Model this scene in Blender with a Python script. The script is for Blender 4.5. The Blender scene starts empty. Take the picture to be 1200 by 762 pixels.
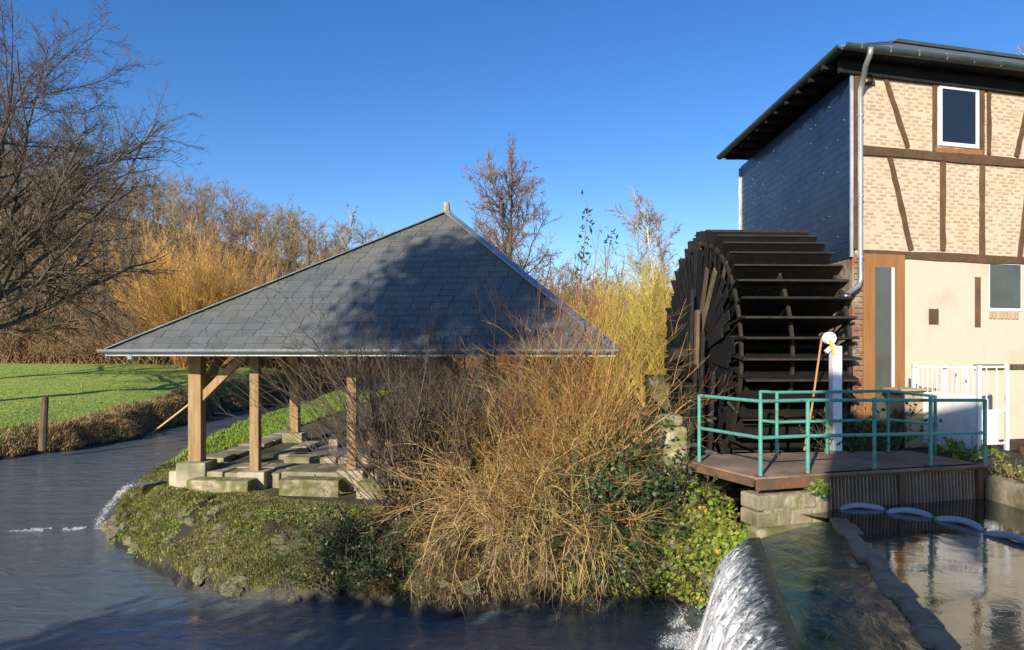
import bpy, math, random
import numpy as np
from mathutils import Vector, Matrix

rng = np.random.default_rng(7)
random.seed(7)
SC = bpy.context.scene
COL = SC.collection

# ------------------------------------------------------------------ camera, world, sun, exposure
CAMZ = 2.9
cam_d = bpy.data.cameras.new('camera')
cam_d.sensor_fit = 'HORIZONTAL'; cam_d.sensor_width = 36.0; cam_d.lens = 24.0
cam_d.shift_y = 0.0258; cam_d.clip_start = 0.05; cam_d.clip_end = 4000
cam = bpy.data.objects.new('camera', cam_d); COL.objects.link(cam)
cam.location = (0, 0, CAMZ); cam.rotation_euler = (math.radians(90), 0, 0)
SC.camera = cam

SUN_AZ, SUN_EL = math.radians(27), math.radians(21)      # light travels towards az (from +Y to +X)
w = bpy.data.worlds.new('World'); SC.world = w; w.use_nodes = True
nt = w.node_tree; nt.nodes.clear()
sky = nt.nodes.new('ShaderNodeTexSky'); sky.sky_type = 'NISHITA'; sky.sun_disc = False
sky.sun_elevation = SUN_EL; sky.sun_rotation = SUN_AZ + math.pi
sky.air_density = 1.0; sky.dust_density = 0.15; sky.ozone_density = 3.0; sky.altitude = 100
bg = nt.nodes.new('ShaderNodeBackground'); bg.inputs['Strength'].default_value = 0.125
wo = nt.nodes.new('ShaderNodeOutputWorld')
hs_ = nt.nodes.new('ShaderNodeHueSaturation'); hs_.inputs['Saturation'].default_value = 1.29; hs_.inputs['Hue'].default_value = .512; hs_.inputs['Value'].default_value = .95
nt.links.new(sky.outputs[0], hs_.inputs['Color']); nt.links.new(hs_.outputs[0], bg.inputs[0]); nt.links.new(bg.outputs[0], wo.inputs[0])

sun_d = bpy.data.lights.new('sun', 'SUN'); sun_d.energy = 4.7; sun_d.angle = math.radians(0.5)
sun_d.color = (1.0, 0.88, 0.72)
sun = bpy.data.objects.new('sun', sun_d); COL.objects.link(sun); sun.location = (-8, -14, 16)
LD = Vector((math.sin(SUN_AZ)*math.cos(SUN_EL), math.cos(SUN_AZ)*math.cos(SUN_EL), -math.sin(SUN_EL)))
sun.rotation_euler = LD.to_track_quat('-Z', 'Y').to_euler()

SC.view_settings.view_transform = 'Standard'; SC.view_settings.look = 'None'
SC.view_settings.gamma = 1.0; SC.view_settings.use_curve_mapping = False
SC.view_settings.exposure = 0.55
SC.cycles.max_bounces = 6; SC.cycles.transparent_max_bounces = 12

# ------------------------------------------------------------------ helpers: meshes
def at(px, py, Y):
    return np.array(((px-600)/800*Y, Y, CAMZ+(412-py)/800*Y))

def fast_mesh(name, V, F):
    """V (n,3); F list of int arrays (m,k)"""
    me = bpy.data.meshes.new(name)
    V = np.asarray(V, dtype=np.float32)
    if not isinstance(F, (list, tuple)): F = [F]
    F = [np.asarray(f, dtype=np.int32) for f in F if len(f)]
    me.vertices.add(len(V)); me.vertices.foreach_set('co', V.ravel())
    nl = sum(f.size for f in F); npoly = sum(len(f) for f in F)
    me.loops.add(nl); me.polygons.add(npoly)
    me.loops.foreach_set('vertex_index', np.concatenate([f.ravel() for f in F]))
    st = []; c = 0
    for f in F:
        st.append(c + np.arange(len(f))*f.shape[1]); c += f.size
    me.polygons.foreach_set('loop_start', np.concatenate(st).astype(np.int32))
    me.update(calc_edges=True); me.validate()
    return me

class MB:
    """collects simple shapes into one mesh"""
    def __init__(s): s.v = []; s.f = []
    def add(s, V, F):
        o = len(s.v); s.v += [tuple(map(float, p)) for p in V]; s.f += [tuple(i+o for i in f) for f in F]; return s
    def frame_box(s, c, ex, ey, ez):
        """centre + three half-extent vectors"""
        c, ex, ey, ez = (np.asarray(a, float) for a in (c, ex, ey, ez))
        V = [c+sx*ex+sy*ey+sz*ez for sz in (-1, 1) for sy in (-1, 1) for sx in (-1, 1)]
        F = [(0,2,3,1),(4,5,7,6),(0,1,5,4),(2,6,7,3),(0,4,6,2),(1,3,7,5)]
        return s.add(V, F)
    def box(s, x0, x1, y0, y1, z0, z1):
        return s.frame_box(((x0+x1)/2,(y0+y1)/2,(z0+z1)/2), ((x1-x0)/2,0,0), (0,(y1-y0)/2,0), (0,0,(z1-z0)/2))
    def bar(s, a, b, wx, wz, up=(0,0,1)):
        a, b = np.asarray(a, float), np.asarray(b, float); d = b-a; L = np.linalg.norm(d); d = d/L
        u = np.asarray(up, float); u = u-d*np.dot(u, d)
        if np.linalg.norm(u) < 1e-4: u = np.array((0,1.,0)); u = u-d*np.dot(u, d)
        u /= np.linalg.norm(u); r = np.cross(d, u)
        return s.frame_box((a+b)/2, d*L/2, r*wx/2, u*wz/2)
    def tube(s, pts, r, n=10, caps=True):
        P = np.asarray(pts, float); k = len(P); R = np.full(k, r, float) if np.isscalar(r) else np.asarray(r, float)
        T = np.gradient(P, axis=0); T /= np.linalg.norm(T, axis=1)[:, None]
        ref = np.eye(3)[int(np.argmin(np.abs(T).max(0)))]
        V = []
        for i in range(k):
            a = np.cross(T[i], ref); a /= np.linalg.norm(a); b = np.cross(a, T[i])
            for j in range(n):
                th = 2*math.pi*j/n; V.append(P[i]+R[i]*(math.cos(th)*a+math.sin(th)*b))
        F = [(i*n+j, i*n+(j+1)%n, (i+1)*n+(j+1)%n, (i+1)*n+j) for i in range(k-1) for j in range(n)]
        if caps: F += [tuple(range(n))[::-1], tuple((k-1)*n+j for j in range(n))]
        return s.add(V, F)
    def prism(s, poly, z0, z1):
        n = len(poly); V = [(p[0], p[1], z0) for p in poly]+[(p[0], p[1], z1) for p in poly]
        F = [tuple(range(n))[::-1], tuple(range(n, 2*n))]+[(i, (i+1)%n, n+(i+1)%n, n+i) for i in range(n)]
        return s.add(V, F)
    def mesh(s, name):
        me = bpy.data.meshes.new(name); me.from_pydata(s.v, [], s.f); me.validate(); return me

def norm_fix(me):
    import bmesh
    bm = bmesh.new(); bm.from_mesh(me); bmesh.ops.recalc_face_normals(bm, faces=bm.faces); bm.to_mesh(me); bm.free()

def link(name, me, m=None, parent=None, smooth=False, bevel=0):
    o = bpy.data.objects.new(name, me); COL.objects.link(o)
    if m is not None and not me.materials: me.materials.append(m)
    if smooth: me.shade_smooth()
    if bevel:
        b = o.modifiers.new('bevel', 'BEVEL'); b.width = bevel; b.segments = 2; b.limit_method = 'ANGLE'
    if parent is not None:
        o.parent = parent
        o.matrix_parent_inverse = Matrix.Translation(Vector(parent.get('_o', (0,0,0)))).inverted()
    return o

def tag(o, label=None, cat=None, group=None, kind=None):
    if label: o['label'] = label
    if cat: o['category'] = cat
    if group: o['group'] = group
    if kind: o['kind'] = kind
    return o

ORG = {}
def thing(name, label, cat, loc=(0,0,0), group=None):
    o = bpy.data.objects.new(name, None); COL.objects.link(o); o.location = tuple(map(float, loc))
    o.empty_display_size = .2
    ORG[o.name] = Vector(o.location)
    return tag(o, label, cat, group)

def part(name, mb, m, parent, smooth=False, bevel=0, kind=None, label=None):
    """mesh given in world coordinates, put under its thing or part"""
    me = mb.mesh(name) if isinstance(mb, MB) else mb
    o = bpy.data.objects.new(name, me); COL.objects.link(o)
    if not me.materials and m is not None: me.materials.append(m)
    if smooth: me.shade_smooth()
    if bevel:
        b = o.modifiers.new('bevel', 'BEVEL'); b.width = bevel; b.segments = 2; b.limit_method = 'ANGLE'
    o.parent = parent
    if parent.name in ORG: o.matrix_parent_inverse = Matrix.Translation(-ORG[parent.name])
    if kind: o['kind'] = kind
    if label: o['label'] = label
    return o

# ------------------------------------------------------------------ helpers: materials
def rgb(c): return (c[0], c[1], c[2], 1.0)

def mat(name, cols, scale=6.0, rough=.8, bump=0.0, bscale=None, rand=0.0, hue=0.0, stretch=(1,1,1), metal=0.0,
        spec=.4, detail=6, patch=None, pscale=.7, pw=.12, trans=0.0, pth=.5):
    """noise mix of the colours in cols; rand = value spread between separate pieces; patch = colour of large stains"""
    m = bpy.data.materials.new(name); m.use_nodes = True
    n, l = m.node_tree.nodes, m.node_tree.links
    b = n['Principled BSDF']; b.inputs['Roughness'].default_value = rough; b.inputs['Metallic'].default_value = metal
    b.inputs['Specular IOR Level'].default_value = spec
    tc = n.new('ShaderNodeTexCoord'); mp = n.new('ShaderNodeMapping'); mp.inputs['Scale'].default_value = stretch
    l.new(tc.outputs['Object'], mp.inputs[0])
    no = n.new('ShaderNodeTexNoise'); no.inputs['Scale'].default_value = scale; no.inputs['Detail'].default_value = detail
    no.inputs['Roughness'].default_value = .62
    l.new(mp.outputs[0], no.inputs['Vector'])
    cr = n.new('ShaderNodeValToRGB'); e = cr.color_ramp.elements
    k = len(cols)
    e[0].position, e[1].position = .3, .7
    e[0].color, e[1].color = rgb(cols[0]), rgb(cols[-1])
    for i in range(1, k-1):
        q = e.new(.3+.4*i/(k-1)); q.color = rgb(cols[i])
    l.new(no.outputs['Fac'], cr.inputs[0]); out = cr.outputs[0]
    if patch is not None:
        n2 = n.new('ShaderNodeTexNoise'); n2.inputs['Scale'].default_value = pscale; n2.inputs['Detail'].default_value = 5
        l.new(tc.outputs['Object'], n2.inputs['Vector'])
        r2 = n.new('ShaderNodeMapRange'); r2.inputs[1].default_value = pth-pw; r2.inputs[2].default_value = pth+pw
        l.new(n2.outputs['Fac'], r2.inputs[0])
        mx = n.new('ShaderNodeMix'); mx.data_type = 'RGBA'; mx.inputs[7].default_value = rgb(patch)
        l.new(r2.outputs[0], mx.inputs[0]); l.new(out, mx.inputs[6]); out = mx.outputs[2]
    if rand or hue:
        g = n.new('ShaderNodeNewGeometry'); oi = n.new('ShaderNodeObjectInfo')
        ad = n.new('ShaderNodeMath'); ad.operation = 'ADD'; fr = n.new('ShaderNodeMath'); fr.operation = 'FRACT'
        l.new(g.outputs['Random Per Island'], ad.inputs[0]); l.new(oi.outputs['Random'], ad.inputs[1]); l.new(ad.outputs[0], fr.inputs[0])
        hs = n.new('ShaderNodeHueSaturation')
        r3 = n.new('ShaderNodeMapRange'); r3.inputs[3].default_value = 1-rand; r3.inputs[4].default_value = 1+rand
        l.new(fr.outputs[0], r3.inputs[0]); l.new(r3.outputs[0], hs.inputs['Value'])
        m7 = n.new('ShaderNodeMath'); m7.operation = 'MULTIPLY'; m7.inputs[1].default_value = 7.31
        f7 = n.new('ShaderNodeMath'); f7.operation = 'FRACT'; l.new(fr.outputs[0], m7.inputs[0]); l.new(m7.outputs[0], f7.inputs[0])
        r4 = n.new('ShaderNodeMapRange'); r4.inputs[3].default_value = .5-hue; r4.inputs[4].default_value = .5+hue
        l.new(f7.outputs[0], r4.inputs[0]); l.new(r4.outputs[0], hs.inputs['Hue'])
        l.new(out, hs.inputs['Color']); out = hs.outputs[0]
    l.new(out, b.inputs['Base Color'])
    if trans:
        tr = n.new('ShaderNodeBsdfTranslucent'); l.new(out, tr.inputs[0]); ms = n.new('ShaderNodeMixShader'); ms.inputs[0].default_value = trans
        o = n['Material Output']; l.new(b.outputs[0], ms.inputs[1]); l.new(tr.outputs[0], ms.inputs[2]); l.new(ms.outputs[0], o.inputs[0])
    if bump:
        nb = n.new('ShaderNodeTexNoise'); nb.inputs['Scale'].default_value = bscale or scale*3; nb.inputs['Detail'].default_value = 8
        l.new(mp.outputs[0], nb.inputs['Vector'])
        bp = n.new('ShaderNodeBump'); bp.inputs['Strength'].default_value = bump; bp.inputs['Distance'].default_value = .02
        l.new(nb.outputs['Fac'], bp.inputs['Height']); l.new(bp.outputs[0], b.inputs['Normal'])
    return m

def water_mat(name, col, rough, bump, scale, stretch=(1,1,1), dist=.05, col2=None, ior=1.33):
    m = bpy.data.materials.new(name); m.use_nodes = True
    n, l = m.node_tree.nodes, m.node_tree.links; b = n['Principled BSDF']
    b.inputs['Base Color'].default_value = rgb(col); b.inputs['Roughness'].default_value = rough
    b.inputs['IOR'].default_value = ior; b.inputs['Specular IOR Level'].default_value = .6
    tc = n.new('ShaderNodeTexCoord'); mp = n.new('ShaderNodeMapping'); mp.inputs['Scale'].default_value = stretch
    l.new(tc.outputs['Object'], mp.inputs[0])
    no = n.new('ShaderNodeTexNoise'); no.inputs['Scale'].default_value = scale; no.inputs['Detail'].default_value = 6; no.inputs['Roughness'].default_value = .6
    no.inputs['Distortion'].default_value = .6
    l.new(mp.outputs[0], no.inputs['Vector'])
    bp = n.new('ShaderNodeBump'); bp.inputs['Strength'].default_value = bump; bp.inputs['Distance'].default_value = dist
    l.new(no.outputs['Fac'], bp.inputs['Height']); l.new(bp.outputs[0], b.inputs['Normal'])
    if col2:
        n2 = n.new('ShaderNodeTexNoise'); n2.inputs['Scale'].default_value = .9; n2.inputs['Detail'].default_value = 4
        l.new(tc.outputs['Object'], n2.inputs['Vector'])
        mx = n.new('ShaderNodeMix'); mx.data_type = 'RGBA'; mx.inputs[6].default_value = rgb(col); mx.inputs[7].default_value = rgb(col2)
        r2 = n.new('ShaderNodeMapRange'); r2.inputs[1].default_value = .4; r2.inputs[2].default_value = .62
        l.new(n2.outputs['Fac'], r2.inputs[0]); l.new(r2.outputs[0], mx.inputs[0]); l.new(mx.outputs[2], b.inputs['Base Color'])
    return m

M = {}
M['grass'] = mat('meadow_grass', [(.18,.29,.035),(.25,.37,.05),(.30,.41,.07)], scale=.9, rough=.9, bump=.5, bscale=14, patch=(.33,.38,.09), pscale=.16)
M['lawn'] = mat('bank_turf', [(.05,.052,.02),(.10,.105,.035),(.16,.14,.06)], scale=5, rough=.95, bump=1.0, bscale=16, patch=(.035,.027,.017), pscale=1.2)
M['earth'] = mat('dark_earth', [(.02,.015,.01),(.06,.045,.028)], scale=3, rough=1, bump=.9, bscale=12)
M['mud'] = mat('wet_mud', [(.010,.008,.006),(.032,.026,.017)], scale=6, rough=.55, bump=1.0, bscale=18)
M['hill'] = mat('hill_scrub', [(.13,.085,.045),(.22,.145,.08),(.17,.13,.08)], scale=.25, rough=1, bump=.8, bscale=1.5)
M['stone'] = mat('pale_stone', [(.20,.17,.12),(.36,.31,.22),(.44,.40,.30)], scale=5, rough=.9, bump=.5, rand=.18, patch=(.13,.14,.06), pscale=1.6, pth=.56)
M['mossy'] = mat('mossy_stone', [(.17,.145,.095),(.31,.27,.185),(.45,.41,.32)], scale=9, rough=.95, bump=1.0, bscale=22, rand=.25, patch=(.13,.14,.04), pscale=6, pth=.49)
M['masonry'] = mat('rough_masonry', [(.13,.11,.08),(.30,.25,.18),(.40,.34,.25)], scale=7, rough=.95, bump=.9, bscale=14, patch=(.25,.10,.05), pscale=1.6, pth=.56)
M['slate'] = mat('roof_slate', [(.095,.105,.105),(.135,.148,.148)], scale=3, rough=.5, bump=.15, rand=.09, spec=.5, patch=(.15,.15,.125), pscale=.6, pth=.58)
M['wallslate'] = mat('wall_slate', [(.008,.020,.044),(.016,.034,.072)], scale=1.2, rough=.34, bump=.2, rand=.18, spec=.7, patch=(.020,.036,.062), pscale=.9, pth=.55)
M['zinc'] = mat('zinc', [(.28,.31,.32),(.42,.45,.46)], scale=3, rough=.42, metal=.5, bump=.1)
M['zincgreen'] = mat('weathered_gutter', [(.05,.075,.07),(.10,.13,.12)], scale=4, rough=.45, metal=.3, bump=.1)
M['zincbright'] = mat('bright_zinc', [(.6,.62,.64),(.78,.8,.82)], scale=4, rough=.35, metal=.6)
M['timber'] = mat('oak_timber', [(.20,.125,.06),(.31,.21,.10),(.38,.27,.135)], scale=3, rough=.8, bump=.35, bscale=10, stretch=(6,6,.6), rand=.12)
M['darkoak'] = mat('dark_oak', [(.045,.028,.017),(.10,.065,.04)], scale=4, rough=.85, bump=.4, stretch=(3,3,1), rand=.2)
M['frameoak'] = mat('timber_frame', [(.09,.052,.026),(.155,.09,.045)], scale=5, rough=.85, bump=.5, bscale=18, rand=.15)
M['soffit'] = mat('soffit_shade_black', [(.008,.009,.011),(.02,.02,.022)], scale=4, rough=.9)  # near black: eave shade put into the colour of plate and rafter ends
M['mortar'] = mat('cream_mortar', [(.57,.465,.34),(.63,.53,.405)], scale=5, rough=.95, bump=.3, bscale=30)
M['brick'] = mat('pale_brick', [(.45,.33,.215),(.53,.415,.29)], scale=3, rough=.9, bump=.3, bscale=30, rand=.13, patch=(.52,.33,.17), pscale=1.1, pth=.62, hue=.012)
M['plaster'] = mat('cream_plaster', [(.60,.535,.405),(.635,.575,.445)], scale=1.5, rough=.95, bump=.25, bscale=25, patch=(.50,.425,.30), pscale=1.5, pth=.63, pw=.12)
M['doorwood'] = mat('door_wood', [(.26,.12,.04),(.36,.18,.065)], scale=3, rough=.55, bump=.15, stretch=(5,5,.5))
M['white'] = mat('white_paint', [(.78,.79,.8),(.84,.84,.84)], scale=4, rough=.5, rand=.05)
M['whitegate'] = mat('white_metal', [(.68,.70,.72),(.78,.79,.8)], scale=6, rough=.5, patch=(.55,.5,.44), pscale=5, pth=.66)
M['glass'] = mat('dark_glass', [(.012,.02,.035),(.018,.028,.045)], scale=1, rough=.04, spec=.6)
M['glassgrey'] = mat('grey_glass', [(.06,.07,.065),(.11,.12,.105)], scale=1.2, rough=.06, spec=.6)
M['blackwood'] = mat('wet_black_wood', [(.0035,.0034,.0035),(.010,.0095,.0095)], scale=5, rough=.7, bump=.5, rand=.45, patch=(.014,.014,.007), pscale=2.2, pth=.6)
M['oldwood'] = mat('weathered_wood', [(.07,.05,.028),(.18,.13,.07)], scale=5, rough=.9, bump=.5, stretch=(5,5,.6), rand=.3)
M['iron'] = mat('dark_iron', [(.022,.02,.018),(.06,.045,.032)], scale=8, rough=.7, metal=.3, rand=.2)
M['bar'] = mat('rusty_bars', [(.28,.19,.12),(.42,.30,.20)], scale=6, rough=.85, rand=.2)
M['rust'] = mat('rusty_steel', [(.13,.06,.028),(.24,.12,.055)], scale=6, rough=.85, bump=.4, patch=(.10,.075,.05), pscale=2.5)
M['deck'] = mat('rusty_deck', [(.27,.165,.11),(.40,.27,.185)], scale=3, rough=.9, bump=.4, bscale=20, patch=(.17,.13,.09), pscale=1.3, rand=.12)
M['green'] = mat('green_paint', [(.07,.27,.22),(.11,.36,.29)], scale=9, rough=.5, rand=.14, patch=(.15,.12,.07), pscale=11, pth=.63, pw=.04)
M['rope'] = mat('orange_rope', [(.45,.20,.09),(.55,.28,.13)], scale=30, rough=.9)
M['yellow'] = mat('yellow_paint', [(.6,.42,.02),(.7,.5,.05)], scale=9, rough=.6)
M['tan'] = mat('tan_board', [(.36,.27,.17),(.43,.33,.22)], scale=4, rough=.8, bump=.1)
M['charcoal'] = mat('charcoal_panel', [(.03,.035,.04),(.05,.055,.06)], scale=4, rough=.6)
M['sill'] = mat('brown_sill_stone', [(.18,.12,.075),(.36,.25,.16)], scale=7, rough=.7, bump=.8, rand=.2)
M['concrete'] = mat('mossy_concrete', [(.24,.20,.13),(.38,.33,.23)], scale=6, rough=.95, bump=.6, patch=(.12,.12,.045), pscale=2.4, pth=.52)
M['float'] = mat('float_plastic', [(.28,.30,.34),(.36,.38,.42)], scale=5, rough=.45, rand=.08)
M['bark'] = mat('grey_bark', [(.06,.05,.04),(.13,.11,.085)], scale=8, rough=1, bump=.6)
M['twigdark'] = mat('dark_twigs', [(.085,.064,.048),(.16,.122,.088)], scale=1.2, rough=1, rand=.35)
M['twigbrown'] = mat('brown_twigs', [(.18,.11,.06),(.30,.20,.11)], scale=.8, rough=1, rand=.35, hue=.015)
M['twigolive'] = mat('olive_twigs', [(.15,.12,.07),(.26,.21,.125)], scale=.8, rough=1, rand=.35, hue=.02)
M['twigorange'] = mat('orange_twigs', [(.28,.15,.06),(.40,.24,.09)], scale=.5, rough=1, rand=.3, hue=.012)
M['willow'] = mat('golden_willow_stems', [(.55,.29,.07),(.70,.43,.14)], scale=.5, rough=1, rand=.3, hue=.012)
M['twiggold'] = mat('golden_stems', [(.34,.19,.05),(.52,.33,.11)], scale=1.0, rough=.8, rand=.55, hue=.02)
M['straw'] = mat('straw_stalks', [(.44,.28,.10),(.60,.45,.22)], scale=1.5, rough=.8, rand=.5, hue=.015)
M['twigyellow'] = mat('yellow_stems', [(.44,.33,.05),(.58,.47,.12)], scale=.5, rough=.9, rand=.3, hue=.015)
M['twigpale'] = mat('pale_birch_twigs', [(.24,.17,.11),(.40,.30,.20)], scale=.6, rough=1, rand=.3)
M['twigrust'] = mat('russet_stems', [(.22,.085,.03),(.34,.16,.06)], scale=1.2, rough=.9, rand=.35, hue=.015)
M['birchbark'] = mat('birch_bark', [(.45,.41,.36),(.6,.57,.52)], scale=6, rough=.9)
M['leafgreen'] = mat('ivy_leaves', [(.12,.21,.025),(.30,.38,.06)], scale=2.5, rough=.5, rand=.45, hue=.025, trans=.25)
M['leafdark'] = mat('dark_leaves', [(.025,.055,.02),(.055,.105,.032)], scale=2.5, rough=.45, rand=.4, hue=.02, trans=.15)
M['leafyellow'] = mat('yellow_leaves', [(.45,.32,.03),(.55,.42,.06)], scale=3, rough=.7, rand=.3, trans=.2)
M['leafbrown'] = mat('brown_leaves', [(.12,.05,.02),(.22,.10,.04)], scale=3, rough=.9, rand=.4)
M['blade'] = mat('moss_blades', [(.15,.17,.04),(.31,.30,.09),(.44,.38,.18)], scale=1.6, rough=.9, rand=.4, hue=.025, trans=.2)
M['deadgrass'] = mat('dead_grass', [(.24,.16,.07),(.40,.29,.14)], scale=1.2, rough=.95, rand=.4, hue=.015)
M['greenblade'] = mat('green_blades', [(.18,.29,.04),(.27,.38,.06)], scale=1.6, rough=.9, rand=.35, hue=.015, trans=.2)
M['stream'] = water_mat('stream_water', (.110,.150,.170), .05, 1.0, 3.2, stretch=(.6,1.1,1), dist=.04, ior=2.3)
M['pool'] = water_mat('pool_water', (.03,.03,.022), .02, .10, 3.5, dist=.03, ior=2.2)
M['apron'] = water_mat('apron_water', (.012,.05,.07), .05, .6, 7, stretch=(1,.5,1), dist=.035, col2=(.06,.075,.03), ior=1.5)
M['basin'] = water_mat('basin_sky_water', (.17,.22,.32), .02, .05, 3)  # pale blue base colour carries the sky reflection

# ------------------------------------------------------------------ helpers: vegetation
def nrm(a): return a/np.maximum(np.linalg.norm(a, axis=-1, keepdims=True), 1e-9)

def tubes_mesh(name, sets, sides=3):
    """sets: list of (P (n,k,3), R (n,k)); every polyline is an open tube"""
    VV, FF, off = [], [], 0
    for P, R in sets:
        n, k, _ = P.shape
        if n == 0: continue
        T = np.gradient(P, axis=1); T = nrm(T)
        ref = np.where(np.abs(T[..., 2:3]) < .8, np.array((0., 0, 1)), np.array((1., 0, 0)))
        A = nrm(np.cross(T, ref)); B = np.cross(A, T)
        th = np.arange(sides)*2*np.pi/sides
        V = P[:, :, None, :] + R[:, :, None, None]*(np.cos(th)[:, None]*A[:, :, None, :]+np.sin(th)[:, None]*B[:, :, None, :])
        i = np.arange(n)[:, None, None]; j = np.arange(k-1)[None, :, None]; s = np.arange(sides)[None, None, :]
        base = off+(i*k+j)*sides
        F = np.stack([base+s, base+(s+1) % sides, base+sides+(s+1) % sides, base+sides+s], -1).reshape(-1, 4)
        VV.append(V.reshape(-1, 3)); FF.append(F); off += n*k*sides
    me = fast_mesh(name, np.concatenate(VV), [np.concatenate(FF)])
    me.shade_smooth()
    return me

def grow(P0, D0, L, k, droop=0.0, wob=.15, r=None, r0=.01, tip=.3, R=rng):
    """n stems of k+1 points from P0 (n,3), direction D0, length L; droop pulls the direction down each step"""
    n = len(P0); L = np.broadcast_to(np.asarray(L, float), (n,)); droop = np.broadcast_to(np.asarray(droop, float), (n,))
    P = np.zeros((n, k+1, 3)); P[:, 0] = P0; d = nrm(D0.copy())
    for i in range(k):
        P[:, i+1] = P[:, i]+d*(L/k)[:, None]
        d = d+R.normal(0, wob, (n, 3)); d[:, 2] -= droop; d = nrm(d)
    r0 = np.broadcast_to(np.asarray(r0, float), (n,))
    return P, r0[:, None]*np.linspace(1, tip, k+1)[None, :]

def spawn(P, Rr, m, tmin, tmax, ang, ratio, k, up=0.0, wob=.12, rr=.6, rmin=.002, R=rng, tip=.35, taper=.5):
    """m children on every stem"""
    n, kk, _ = P.shape
    idx = np.repeat(np.arange(n), m); t = R.uniform(tmin, tmax, len(idx))*(kk-1)
    i0 = np.minimum(t.astype(int), kk-2); f = (t-i0)[:, None]
    pos = P[idx, i0]*(1-f)+P[idx, i0+1]*f; tan = nrm(P[idx, i0+1]-P[idx, i0])
    rad = Rr[idx, i0]*(1-f[:, 0])+Rr[idx, i0+1]*f[:, 0]
    q = nrm(np.cross(tan, nrm(R.normal(size=(len(idx), 3)))))
    a = np.radians(R.normal(ang, ang*.25, len(idx)))[:, None]
    d = tan*np.cos(a)+q*np.sin(a); d[:, 2] += up; d = nrm(d)
    plen = np.linalg.norm(P[:, 1:]-P[:, :-1], axis=2).sum(1)
    L = plen[idx]*ratio*(1-taper*t/(kk-1))*R.uniform(.7, 1.25, len(idx))
    return grow(pos, d, L, k, -up*.12, wob, r0=np.maximum(rad*rr, rmin), tip=tip, R=R)

def leaf_mesh(name, C, size, R=rng, flat=0.0, aspect=.6, nrmdir=None):
    """one bent leaf (4 verts) at each centre"""
    n = len(C); size = np.broadcast_to(np.asarray(size, float), (n,))*R.uniform(.6, 1.3, n)
    N = nrm(R.normal(size=(n, 3))+(np.array(nrmdir)*flat if nrmdir is not None else 0))
    U = nrm(np.cross(N, R.normal(size=(n, 3)))); W = np.cross(N, U)
    s = size[:, None]
    V = np.stack([C-U*s*.5, C+W*s*aspect*.5+N*s*.08, C+U*s*.5-N*s*.06, C-W*s*aspect*.5+N*s*.08], 1).reshape(-1, 3)
    F = (np.arange(n)[:, None]*4+np.arange(4)[None, :])
    return fast_mesh(name, V, [F])

def blades_mesh(name, P, H, W, lean=.5, dirb=None, R=rng):
    """curved two-segment blades"""
    n = len(P); H = np.broadcast_to(np.asarray(H, float), (n,))*R.uniform(.5, 1.4, n)
    a = R.uniform(0, 2*np.pi, n); L = R.normal(0, lean, n)
    d = np.stack([np.cos(a), np.sin(a), np.zeros(n)], 1); s = np.stack([-np.sin(a), np.cos(a), np.zeros(n)], 1)
    ln = d*np.abs(L)[:, None]
    if dirb is not None: ln = ln+dirb
    up = np.array((0, 0, 1.))
    h = H[:, None]; wv = s*W*.5
    m = P+up*h*.55+ln*h*.25; t = P+up*h*(.9-.25*np.abs(L)[:, None])+ln*h*.9
    V = np.stack([P-wv, P+wv, m+wv*.8, m-wv*.8, t], 1).reshape(-1, 3)
    o = np.arange(n)[:, None]*5
    return fast_mesh(name, V, [o+np.array([[0, 1, 2, 3]]), o+np.array([[3, 2, 4]])])

# value noise for terrain
def vnoise(x, y, s=1.0, seed=0):
    x, y = np.asarray(x)/s, np.asarray(y)/s
    xi, yi = np.floor(x).astype(int), np.floor(y).astype(int); fx, fy = x-xi, y-yi
    fx, fy = fx*fx*(3-2*fx), fy*fy*(3-2*fy)
    def h(a, b):
        q = np.sin(a*127.1+b*311.7+seed*74.7)*43758.5453
        return q-np.floor(q)
    return (h(xi, yi)*(1-fx)+h(xi+1, yi)*fx)*(1-fy)+(h(xi, yi+1)*(1-fx)+h(xi+1, yi+1)*fx)*fy
def fbm(x, y, s=1.0, seed=0, o=4):
    v, a, t = 0, .5, 0
    for i in range(o): v = v+a*vnoise(x, y, s/2**i, seed+i); t += a; a *= .5
    return v/t
def sstep(a, b, x): t = np.clip((x-a)/(b-a), 0, 1); return t*t*(3-2*t)

def grid_mesh(name, xs, ys, Z, keep=None):
    X, Y = np.meshgrid(xs, ys); V = np.stack([X, Y, Z], -1).reshape(-1, 3); nx = len(xs)
    i, j = np.meshgrid(np.arange(nx-1), np.arange(len(ys)-1)); b = (j*nx+i).ravel()
    F = np.stack([b, b+1, b+nx+1, b+nx], -1)
    if keep is not None: F = F[keep.reshape(-1)[F].any(1)]
    me = fast_mesh(name, V, [F]); me.shade_smooth(); return me

def poly_sd(px, py, poly):
    """signed distance, positive inside"""
    poly = np.asarray(poly, float); d = np.full(np.shape(px), 1e9); ins = np.zeros(np.shape(px), bool)
    for a, b in zip(poly, np.roll(poly, -1, 0)):
        e = b-a; t = np.clip(((px-a[0])*e[0]+(py-a[1])*e[1])/(e@e), 0, 1)
        d = np.minimum(d, np.hypot(px-a[0]-t*e[0], py-a[1]-t*e[1]))
        c = (a[1] > py) != (b[1] > py)
        with np.errstate(divide='ignore', invalid='ignore'):
            ins ^= c & (px < (b[0]-a[0])*(py-a[1])/(b[1]-a[1])+a[0])
    return np.where(ins, d, -d)

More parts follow.
